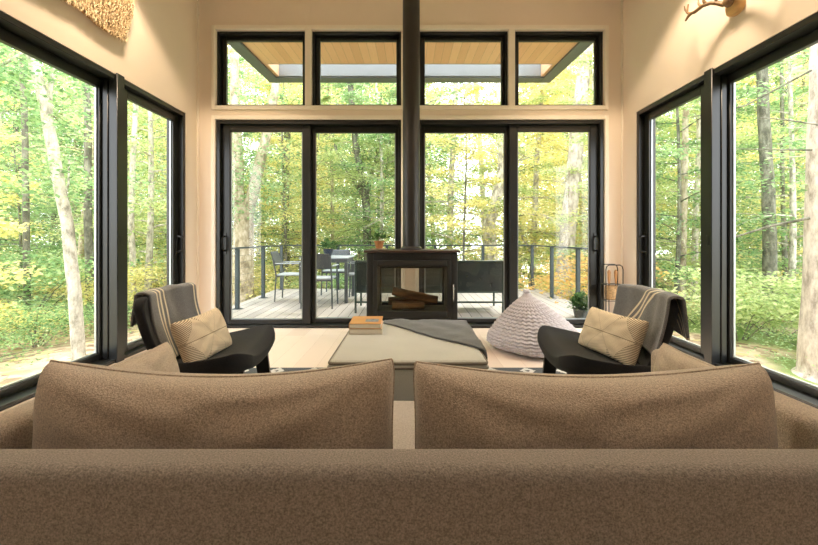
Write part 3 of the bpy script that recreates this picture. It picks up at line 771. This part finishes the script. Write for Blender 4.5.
# ------------------------------------------------------------------ antler mount on the right wall
am=thing('antler_mount','brown deer antlers on a pale wooden plaque high on the right wall','antlers',(WX-.001,3.08,2.83))
m=MB()
def shield(u,v):
    th=2*PI*u; r=v
    y=.075*math.cos(th)*r*(1-.12*math.sin(th)); z=.115*math.sin(th)*r+(-.015*math.cos(2*th))*r
    return (-.035-.02*math.sqrt(max(0,1-v*v)),y,z)
m.grid(shield,40,8,wrap=True); b=len(m.v)
m.add([(0,.075*math.cos(2*PI*i/40)*(1-.12*math.sin(2*PI*i/40)),.115*math.sin(2*PI*i/40)-.015*math.cos(4*PI*i/40)) for i in range(40)],[tuple(range(40))])
for i in range(40): m.f.append((i*9+8,((i+1)%40)*9+8,b+(i+1)%40,b+i))
m.build('plaque',M['plaque'],am,50)
MB().lathe([(.035,0),(.04,.02),(.03,.045),(.015,.055)],20,(0,0,0)).build('skull_cap',M['antler'],am)
KIDS(am)[-1].rotation_euler=(0,R(-90),0); KIDS(am)[-1].location=(-.05,0,.0)
for s,nm in ((1,'far'),(-1,'near')):
    m=MB()
    def br(pts,r0,r1,n=9): 
        k=len(pts); m.tube([(-x,s*y,z) for x,y,z in pts],[1.5*(r0+(r1-r0)*(i/(k-1))**1.2) for i in range(k)],n)
    br([(.085,.02,.01),(.10,.06,.0),(.12,.11,.045),(.15,.17,.085),(.19,.25,.09),(.22,.33,.06),(.235,.39,.075),(.22,.46,.13),(.19,.51,.20),(.17,.53,.27)],.020,.005)
    br([(.12,.11,.045),(.14,.11,.08),(.15,.09,.14),(.15,.07,.19)],.012,.003)
    br([(.17,.21,.088),(.19,.22,.13),(.20,.21,.19),(.195,.19,.25)],.013,.003)
    br([(.232,.37,.068),(.25,.39,.04),(.26,.42,.0)],.013,.006)
    br([(.19,.26,.09),(.20,.29,.14),(.20,.30,.20)],.012,.003)
    br([(.225,.44,.11),(.24,.46,.16),(.25,.46,.21)],.009,.003)
    ao=m.build('antler',M['antler'],am,60); ao.scale=(.8,.66,.66)

# ------------------------------------------------------------------ woven hanging on the left wall
wh=thing('wall_hanging','shaggy straw coloured woven hanging on the left wall above the window','wall hanging',(-WX+.001,0,0))
def bot(y): return 2.715+.012*math.sin(y*11)+3.4*max(0,y-3.47)
m=MB(); n=30
vs=[];fs=[]
for i in range(n+1):
    y=2.62+.94*i/n
    for x in (.004,.04): vs+= [(x,y,bot(y)+.02),(x,y,3.62)]
for i in range(n):
    a=i*4; b=a+4; fs+=[(a,a+1,b+1,b),(a+2,b+2,b+3,a+3),(a,b,b+2,a+2),(a+1,a+3,b+3,b+1)]
fs+=[(0,2,3,1),(n*4,n*4+1,n*4+3,n*4+2)]
m.add(vs,fs); m.build('woven_backing',M['plaque'],wh)
rr=random.Random(4); m=MB()
for k in range(7000):
    y=2.62+.94*rr.random(); z=bot(y)+.02+(3.6-bot(y))*rr.random()**1.3; l=rr.uniform(.025,.055)
    dy=rr.uniform(-.6,.6)*l; p=Vector((.04,y,z)); o1=rr.uniform(.008,.03); wd=.005
    q=p+Vector((o1,dy*.5,-l*.4)); t=p+Vector((o1*.6,dy,-l))
    m.add([p+Vector((0,wd,0)),p-Vector((0,wd,0)),q-Vector((0,wd,0)),q+Vector((0,wd,0)),t],[(0,1,2,3),(3,2,4)])
m.build('shaggy_fibres',M['jute'],wh,0)
MB().tube([(.03,2.56,3.63),(.03,3.6,3.63)],.014,10).build('hanging_rod',M['hwood'],wh)

# ------------------------------------------------------------------ deck furniture
DZ=-.0195
tb=thing('outdoor_table','grey metal dining table on the deck','table',(-1.42,7.12,DZ))
TWX,TWY=.40,.43
MB().rbox(-TWX,TWX,-TWY,TWY,.725,.75,.004,1).build('tabletop',M['slate'],tb)
m=MB()
for a,b,c,d in ((-TWX+.03,TWX-.03,-TWY+.02,-TWY+.045),(-TWX+.03,TWX-.03,TWY-.045,TWY-.02),(-TWX+.02,-TWX+.045,-TWY+.05,TWY-.05),(TWX-.045,TWX-.02,-TWY+.05,TWY-.05)): m.box(a,b,c,d,.665,.724)
m.build('apron',M['chairm'],tb)
for sx in (-1,1):
    for sy in (-1,1): MB().rbox(sx*(TWX-.028)-.026,sx*(TWX-.028)+.026,sy*(TWY-.028)-.026,sy*(TWY-.028)+.026,0.0005,.724 if 0 else .664,.004,1).build('leg',M['chairm'],tb)
def deck_chair():
    c=thing('outdoor_chair','x','chair',(0,0,DZ),0,'grey metal chairs around the deck table')
    MB().rbox(-.22,.22,-.22,.22,.435,.46,.01,2).build('seat',M['slate'],c)
    m=MB(); 
    def fb(a,b):
        u=2*a-1; return (u*.22*(1-.08*b*b),-.235-.09*b-.02*(1-u*u),.60+.235*b)
    m.grid(fb,12,8); o=m.build('backrest',M['chairm'],c,0); solidify(o,.012,0)
    for sx in (-1,1):
        MB().tube([(sx*.235,-.25,.0),(sx*.225,-.225,.44),(sx*.215,-.30,.80)],.013,8).build('leg',M['chairm'],c)
        MB().tube([(sx*.235,.23,.0),(sx*.225,.20,.44),(sx*.235,.18,.63)],.013,8).build('leg',M['chairm'],c)
        MB().rbox(sx*.235-.022,sx*.235+.022,-.24,.22,.632,.65,.006,1).build('armrest',M['slate'],c)
    for yy in (.20,-.205): MB().box(-.21,.21,yy-.01,yy+.01,.41,.434).build('seat_rail',M['chairm'],c)
    return c
c0=deck_chair()
spots=[((-1.41,6.42),0,'outdoor chair with its back to the house, nearest of the deck table chairs'),
       ((-2.03,7.10),-88,'outdoor chair on the left of the deck table by the railing'),
       ((-.86,7.16),92,'outdoor chair right of the deck table, beside the stove edge'),
       ((-1.42,7.86),180,'outdoor chair on the far side of the deck table facing the house')]
for i,((x,y),a,l) in enumerate(spots):
    c=c0 if i==0 else copy_tree(c0); c.location=(x,y,DZ); c.rotation_euler.z=R(a); c['label']=l
pp=thing('potted_plant','green plant in a dark blue pot on the deck table','potted plant',(-1.42,7.1,DZ+.7505))
MB().lathe([(.05,0),(.085,.10),(.09,.13),(.08,.13),(.078,.11)],24).build('pot',M['bluepot'],pp)
leaves_mb(120,(0,0,.13),(.17,.15,.13),.09,8,.8).build('foliage',M['herb'],pp)
ls=thing('outdoor_loveseat','dark green mesh backed loveseat on the deck behind the stove','outdoor sofa',(.275,5.85,DZ))
m=MB(); 
for x in (-1.05,1.05): m.tube([(x,-.02,0),(x,-.02,.73)],.016,8)
m.tube([(-1.05,-.02,.735),(1.05,-.02,.735)],.018,8); m.tube([(-1.05,-.02,.30),(1.05,-.02,.30)],.014,8); m.tube([(-1.05,-.02,.155),(1.05,-.02,.155)],.014,8)
m.build('back_frame',M['green'],ls)
MB().rbox(-1.035,1.035,-.026,-.014,.31,.72,.004,1).build('mesh_back',M['sling'],ls)
m=MB(); m.rbox(-1.03,1.03,.06,.60,.34,.375,.008); m.build('mesh_seat',M['sling'],ls)
for x in (-1.05,1.05): MB().tube([(x,.0,.56),(x,.60,.56),(x,.62,.52),(x,.62,.0)],.016,8).build('arm_frame',M['green'],ls)
for x in (-.35,.35): MB().tube([(x,.03,0),(x,.03,.33)],.013,8).build('leg',M['green'],ls)
m=MB(); m.tube([(-1.05,.60,.345),(1.05,.60,.345)],.014,8); m.build('seat_rail',M['green'],ls)
sb=thing('potted_shrub','dark green shrub in a grey planter at the right deck edge','potted plant',(2.30,5.50,DZ))
MB().lathe([(.08,0),(.10,.10),(.105,.12),(.095,.12),(.093,.10)],24).build('pot',M['planter'],sb)
leaves_mb(900,(0,0,.12),(.15,.15,.20),.045,12,1.2).build('foliage',M['herb'],sb)

# ------------------------------------------------------------------ forest
def gz(x,y):
    z=-.62-.10*max(0,y-7.5)*(1 if abs(x)<y*.6 else .35)
    return z+.12*noise.noise(Vector((x*.35,y*.35,0)))+.03*max(0,abs(x)-8)
def ground():
    n=110; m=MB()
    def fn(a,b):
        x=-60+120*a; y=-25+95*b
        x=math.copysign(abs(x/60)**1.7*60,x)
        inside=abs(x)<3.4 and -5<y<9
        return (x,y,gz(x,y)-(.6 if inside else 0))
    m.grid(fn,n,n); struct(m.build('ground',M['litter'],None,0))
ground()
def leafcloud(name,centres,sizes,seed,mat):
    rs=np.random.RandomState(seed); P=np.array(centres,dtype=np.float32); n=len(P)
    S=np.array(sizes,dtype=np.float32)[:,None]
    th=rs.uniform(0,2*PI,n); t=np.stack([np.cos(th),np.sin(th),rs.normal(-.15,.35,n)],1); t/=np.linalg.norm(t,axis=1)[:,None]
    up=np.stack([rs.normal(0,.45,n),rs.normal(0,.45,n),np.ones(n)],1)
    s=np.cross(t,up); s/=np.linalg.norm(s,axis=1)[:,None]
    nn=np.cross(s,t)
    a=P-t*S*.5; c=P+t*S*.5; m1=P-t*S*.06+nn*S*.06; b=m1+s*S*.30; d=m1-s*S*.30
    V=np.stack([a,b,c,d],1).reshape(-1,3)
    me=bpy.data.meshes.new(name); me.vertices.add(4*n); me.vertices.foreach_set('co',V.astype(np.float32).ravel())
    me.loops.add(4*n); me.loops.foreach_set('vertex_index',np.arange(4*n,dtype=np.int32))
    me.polygons.add(n); me.polygons.foreach_set('loop_start',np.arange(0,4*n,4,dtype=np.int32))
    me.update(calc_edges=True); me.validate(); me.materials.append(mat); return me
def proto(seed,h,r,lo,crad,nb,lpb,ls,flat=.10,bark='bark_grey',forky=False):
    """a slender forest tree: bark mesh and leaf cloud"""
    rr=random.Random(seed); bm_=MB(); pts=[];rad=[]
    lx,ly=rr.uniform(-.06,.06),rr.uniform(-.06,.06)
    for i in range(12):
        t=i/11; pts.append((lx*h*t+.12*math.sin(t*5+seed)*t*2,ly*h*t+.12*math.cos(t*4+seed)*t*2,-.3+(h+.3)*t)); rad.append(r*(1.25 if i==0 else 1)*(1-.8*t))
    bm_.tube(pts,rad,10)
    C=[];S=[]; rs=np.random.RandomState(seed)
    for b in range(nb):
        t=lo+(1-lo)*(b+rr.random())/nb; i=min(10,int(t*11)); f=t*11-i
        p=Vector(pts[i]).lerp(Vector(pts[i+1]),f); az=b*2.4+rr.uniform(-.5,.5)
        Lb=crad*rr.uniform(.55,1.0)*(1-.55*max(0,(t-.55)/.45)); el=rr.uniform(.05,.35)+.5*t*t
        d=Vector((math.cos(az),math.sin(az),0)); q=[p+d*Lb*s+Vector((0,0,Lb*(el*s-.25*s*s))) for s in (0,.25,.5,.75,1)]
        rb=r*.28*(1-.6*t)+.006; bm_.tube(q,[rb,rb*.7,rb*.5,rb*.3,.004],5)
        for k in range(3):
            s=.4+.18*k; o=q[0].lerp(q[-1],s)+Vector((0,0,Lb*.05)); a2=az+(.8 if k%2 else -.8)
            e=o+Vector((math.cos(a2),math.sin(a2),.1))*Lb*.4; bm_.tube([o,o.lerp(e,.5)+Vector((0,0,.03)),e],[rb*.4,rb*.25,.003],4)
        ss=rs.beta(2.2,1.4,lpb); lat=rs.normal(0,.26,lpb)*Lb*(1-.4*ss); vert=rs.normal(0,flat,lpb)*Lb
        side=Vector((-d.y,d.x,0))
        base=np.outer(np.ones(lpb),np.array(p))+np.outer(ss*Lb,np.array(d))+np.outer(lat,np.array(side))
        base[:,2]+=Lb*(el*ss-.25*ss*ss)+vert-.10*np.abs(lat)
        C.append(base); S.append(rs.uniform(.65,1.25,lpb)*ls)
    return bm_.mesh('trunk',M[bark],60), leafcloud('foliage',np.concatenate(C),np.concatenate(S),seed,M['leaf_green'])
near=[proto(11,8.5,.07,.04,2.3,34,420,.095,.045),proto(12,9.5,.09,.06,2.6,34,420,.095,.045,'bark_pale'),proto(13,7.5,.05,.03,2.1,28,420,.09,.045)]
far=[proto(21,13,.13,.10,3.2,36,330,.13,.10,'bark_grey'),proto(22,15,.16,.14,3.6,38,330,.13,.10,'bark_pale'),proto(23,12,.10,.05,3.0,34,340,.12,.09,'bark_tan')]
deep=[proto(31,17,.2,.03,4.8,56,380,.24,.13,'bark_grey'),proto(32,19,.22,.05,5.2,58,380,.24,.13,'bark_pale')]
def place(pr,x,y,leaf,label,group,s=1,rz=0,cat='tree',name='tree',z=None):
    tr,fo=pr
    t=link(name,None) if 0 else bpy.data.objects.new(name,None); COL.objects.link(t)
    t.location=(x,y,gz(x,y) if z is None else z); t.rotation_euler.z=rz; t.scale=(s,s,s); tag(t,label,cat,group)
    if tr: link('trunk',tr,t)
    f=link('foliage',fo,t); f.material_slots[0].link='OBJECT'; f.material_slots[0].material=M[leaf]
    return t
rr=random.Random(77)
def side_of(x,y):
    p=CX+F*x/y
    return 'beyond the left windows' if p<195 else ('beyond the right windows' if p>625 else 'beyond the deck')
kinds={'leaf_green':'green leaved','leaf_lime':'lime leaved','leaf_yellow':'yellow leaved','leaf_orange':'orange tinged'}
def scatter(plist,n,ymin,ymax,mind,weights,word,smin=.85,smax=1.15,ok=lambda x,y:True):
    got=[]; tries=0
    while len(got)<n and tries<6000:
        tries+=1
        y=rr.uniform(ymin,ymax); x=rr.uniform(-1.18,1.18)*(y+1.5)
        if not ok(x,y): continue
        dd=math.hypot(x,y)
        if any((x-a)**2+(y-b)**2<mind*mind for a,b in got): continue
        got.append((x,y)); lf=rr.choices(list(kinds),weights)[0]; sd=side_of(x,y)
        place(rr.choice(plist),x,y,lf,'%s %s %s'%(word,kinds[lf]+' tree',sd),'%s %s trees %s'%(word,kinds[lf],sd),rr.uniform(smin,smax),rr.uniform(0,6.28))
def clear_near(x,y): return (abs(x)>5.6 or y>11.5) and math.hypot(x,y)>7.0
scatter(near,22,3.5,14,1.9,(5,4,4,0),'slender young',.8,1.1,clear_near)
scatter(far,42,13,24,2.4,(6,5,4,0),'taller middle distance')
scatter(deep,25,25,40,4.0,(6,5,2,0),'large distant',ok=lambda x,y:True)

for x,y,lf,sc_,l in ((1.4,10.4,'leaf_yellow',.8,'yellow leaved young tree behind the flue pipe, right of centre'),(3.0,12.0,'leaf_lime',.9,'lime leaved young tree between the crooked and the speckled trunks'),(4.6,10.2,'leaf_lime',.8,'lime leaved young tree right of the speckled birch'),(-1.0,12.6,'leaf_green',.95,'green young tree behind the dining chairs'),(-2.9,11.6,'leaf_lime',.8,'lime leaved young tree right of the forked trunk'),(.2,13.4,'leaf_lime',.9,'lime leaved young tree directly behind the flue pipe')):
    place(near[int(abs(x)*10)%3],x,y,lf,l,None,sc_,x)
# the individual trunks that stand out
def specimen(label,px_path,d,rpx,bark,base_z=None,flare=1.35,leaf=None,branches=(),bbark=None,name='tree',group=None,n=14):
    """px_path: (px,py) centre line from the foot upwards, at distance d; rpx: radii in px"""
    pts=[((px-CX)*d/F,d,H-(py-CY)*d/F) for px,py in px_path]
    bx,bz=pts[0][0],pts[0][2]
    g=gz(bx,d)
    if bz>g: pts=[(bx,d,g-.15)]+pts; rpx=[rpx[0]*flare]+list(rpx)
    t=thing(name,label,'tree',(pts[0][0],d,pts[0][2]),0,group); o=Vector(t.location)
    m=MB(); P=[Vector(p)-o for p in pts]
    # densify
    Q=[];RD=[]
    for i in range(len(P)-1):
        for k in range(5):
            f=k/5; q=P[i].lerp(P[i+1],f); q+=Vector((noise.noise(q*1.3),noise.noise(q*1.3+Vector((9,0,0))),0))*.022
            Q.append(q); RD.append((rpx[i]*(1-f)+rpx[i+1]*f)*d/F)
    Q.append(P[-1]); RD.append(rpx[-1]*d/F)
    m.tube(Q,RD,n); m.build('trunk',M[bark],t,60)
    C=[]
    for path,r0,r1 in branches:
        b=MB(); bp=[Vector(((px-CX)*d/F,d+dy,H-(py-CY)*d/F))-o for px,py,dy in path]
        k=len(bp); b.tube(bp,[(r0+(r1-r0)*i/(k-1))*d/F for i in range(k)],9); b.build('branch',M[bbark or bark],t,60); C.append(bp)
    if leaf:
        rs=np.random.RandomState(int(d*100)); cs=[]
        top=P[-1]
        for bp in C+[[P[-1],P[-1]+Vector((0,0,1.5))]]:
            for k in range(1,len(bp)):
                for _ in range(4):
                    c=bp[k-1].lerp(bp[k],rs.rand()); cs.append(np.array(c)+rs.normal(0,1,(140,3))*np.array([.55,.55,.13]))
        cs=np.concatenate(cs); f=link('foliage',leafcloud('foliage',cs,rs.uniform(.06,.10,len(cs)),5,M[leaf]),t)
    return t
specimen('pale leaning tree trunk close outside the left window',[(79,361),(74,287),(66,223),(55,161),(46,110),(31,55),(8,-40)],5.5,[6,5.6,5.2,5.1,4.8,4.4,4],'bark_pale',leaf='leaf_green',
   branches=[([(50,130,0),(43,95,.1),(40,60,.2),(42,0,.3)],2.6,2),([(28,50,0),(10,75,-.2),(-15,100,-.3)],1.6,1.0),([(60,215,0),(50,180,.3),(38,150,.5)],1.4,.8)])
specimen('broad pinkish beech trunk at the edge of the right window',[(833,372),(830,330),(831,250),(832,150),(834,60),(838,-60)],4.9,[27,23,20,19,18,17],'bark_pink',flare=1.6,n=22,bbark='bark_grey',
   branches=[([(812,128,-.1),(790,131,-.3),(750,129,-.4),(725,130,-.5)],1.0,.4),([(810,218,0),(790,226,.3),(765,238,.5),(728,246,.6)],1.5,.5),([(812,70,0),(780,92,.5),(735,98,.8)],1.1,.4),([(812,150,0),(785,148,.1),(742,143,.3)],.9,.4)])
specimen('big forked tan trunk behind the deck rail at the left',[(243,330),(243,290),(243,250),(244,215)],9.6,[12,10.5,10,9.5],'bark_tan',leaf='leaf_green',
   branches=[([(243,222,0),(238,190,0),(236,150,.1),(233,110,.1),(231,50,.2)],6.5,4),([(245,222,0),(252,190,.1),(259,160,.1),(266,130,.1),(272,90,.2),(276,40,.3)],6.5,3.6)])
specimen('white speckled birch trunk behind the right deck railing',[(557,330),(561,297),(566,250),(572,190),(577,136),(583,80),(590,20)],10.5,[8.5,8,7.6,7.4,7,6.5,6],'bark_pink',leaf='leaf_yellow',
   branches=[([(568,230,0),(548,215,.3),(528,212,.5)],2,.8)])
specimen('crooked pale trunk beyond the middle of the deck rail',[(492,330),(491,260),(489,225),(497,195),(503,170),(503,120),(498,50)],11.5,[7.5,7,6,5.5,5,4.5,4],'bark_pale',leaf='leaf_yellow')
specimen('thin forked pale tree beyond the right deck rail',[(530,330),(532,280),(534,235),(536,180),(540,120),(545,50)],12.5,[3.4,3,2.8,2.6,2.4,2],'bark_pale',leaf='leaf_yellow',branches=[([(533,255,0),(524,240,0),(518,225,.1)],2,1.2)])
specimen('slim branching grey tree beyond the dining table',[(370,330),(368,260),(366,200),(358,160),(352,110),(347,40)],13,[4.5,4,4,3.6,3,2.6],'bark_grey',leaf='leaf_lime',
   branches=[([(366,200,0),(350,175,.2),(335,150,.3),(328,120,.3)],2.4,1.2),([(366,195,0),(375,160,.2),(384,120,.2)],2.4,1.2)])
specimen('straight grey green trunk in the right window forest',[(769,352),(769,300),(770,255),(768,190),(764,120),(760,40)],8.6,[6.8,6.2,5.8,5.4,5,4.5],'bark_grey',leaf='leaf_lime')
specimen('dark thin sapling trunk beside the grey green trunk',[(790,350),(787,300),(785,266),(783,220),(782,120),(780,40)],10.5,[2.6,2.3,2.1,1.9,1.6,1.4],'bark_grey',leaf='leaf_green')
specimen('slim pale trunk seen in the narrow left window pane',[(134,340),(133,280),(131,220),(133,160),(136,100)],9.5,[3.2,3,2.8,2.6,2.3],'bark_pale',leaf='leaf_lime')
specimen('slim grey trunk behind the pale leaning tree',[(92,350),(90,290),(88,220),(88,150),(86,60)],8.8,[4.4,4,3.6,3.2,2.8],'bark_grey',leaf='leaf_green')
specimen('straight thin trunk between the leaning tree and frame edge',[(28,372),(27,300),(26,200),(24,100),(20,20)],8.4,[3.2,3,2.8,2.6,2.4],'bark_grey',leaf='leaf_yellow')
specimen('slim brown trunk beyond the narrow right window pane',[(680,345),(682,280),(684,200),(686,110)],9.5,[3.8,3.4,3.1,2.8],'bark_tan',leaf='leaf_yellow')
specimen('slim grey trunk left of centre beyond the deck rail',[(283,330),(284,260),(286,190),(287,120)],14,[3.8,3.4,3.1,2.8],'bark_grey',leaf='leaf_green')
specimen('slim pale trunk above the loveseat beyond the rail',[(447,330),(449,260),(451,190),(455,110),(457,40)],13.5,[3.6,3.3,3.0,2.6,2.3],'bark_pale',leaf='leaf_yellow')

# undergrowth
def shrubmesh(seed,n,w,h,ls):
    rs=np.random.RandomState(seed); cs=[]
    for k in range(14):
        c=np.array([rs.normal(0,.45)*w,rs.normal(0,.45)*w,h*rs.uniform(.15,1)]); cs.append(c+rs.normal(0,1,(n//14,3))*np.array([.35*w,.35*w,.07]))
    C=np.concatenate(cs); C[:,2]=np.maximum(C[:,2],.02)
    m=MB(); 
    for k in range(9):
        e=C[rs.randint(len(C))]; m.tube([(0,0,-.15),(e[0]*.5,e[1]*.5,e[2]*.6),tuple(e)],[.012,.008,.003],5)
    return m.mesh('stems',M['bark_grey'],60), leafcloud('foliage',C,rs.uniform(.7,1.2,len(C))*ls,seed,M['leaf_green'])
shr=[shrubmesh(41,2200,.8,.9,.065),shrubmesh(42,1800,.9,.5,.055),shrubmesh(43,2400,1.2,1.9,.10)]
def shrubs(n,ymin,ymax,wts,weights,ok,word):
    got=[];tries=0
    while len(got)<n and tries<6000:
        tries+=1; y=rr.uniform(ymin,ymax); x=rr.uniform(-1.2,1.2)*(y+1)
        if not ok(x,y) or any((x-a)**2+(y-b)**2<.8 for a,b in got): continue
        got.append((x,y)); lf=rr.choices(list(kinds),weights)[0]; sd=side_of(x,y)
        place(rr.choices(shr,wts)[0],x,y,lf,'%s %s undergrowth shrub %s'%(word,kinds[lf],sd),'%s %s shrubs %s'%(word,kinds[lf],sd),rr.uniform(.7,1.15),rr.uniform(0,6.28),'shrub','shrub')
shrubs(34,3.5,9.5,(2,4,1),(4,4,3,0),lambda x,y:abs(x)>5.2 and math.hypot(x,y)>7.2,'low near')
shrubs(46,10,20,(2,2,4),(4,5,4,0),lambda x,y:True,'bushy farther')
place(shr[2],3.55,8.1,'leaf_orange','orange tinged bush just outside the right deck railing',None,1.0,1.0,'shrub','shrub')
place(shr[2],-3.9,10.4,'leaf_yellow','yellow bush just outside the deck by the forked trunk',None,.9,2.0,'shrub','shrub')

# ------------------------------------------------------------------ sky, sun, camera
wd=bpy.data.worlds.new('World'); bpy.context.scene.world=wd; wd.use_nodes=True; nt=wd.node_tree
bg=nt.nodes['Background']; bg.inputs['Color'].default_value=(.93,.97,1,1); bg.inputs['Strength'].default_value=5.2
sun=bpy.data.lights.new('sun','SUN'); sun.energy=6; sun.angle=R(14); sun.color=(1,.95,.86)
so_=bpy.data.objects.new('sun',sun); COL.objects.link(so_); so_.rotation_euler=(R(-28),R(16),0)
cam=bpy.data.cameras.new('camera'); co=bpy.data.objects.new('camera',cam); COL.objects.link(co)
co.location=(0,0,H); co.rotation_euler=(R(90),0,0); cam.sensor_width=36; cam.lens=18; cam.shift_x=-(CX-409)/818; cam.shift_y=-(272.5-CY)/818; cam.clip_start=.05; cam.clip_end=200
sc=bpy.context.scene; sc.camera=co
sc.view_settings.view_transform='Standard'; sc.view_settings.look='None'; sc.view_settings.gamma=1; sc.view_settings.exposure=.35
sc.cycles.max_bounces=8; sc.cycles.diffuse_bounces=5; sc.cycles.transparent_max_bounces=16; sc.cycles.transmission_bounces=4; sc.cycles.glossy_bounces=3
sc.cycles.use_denoising=True; sc.cycles.sample_clamp_indirect=6
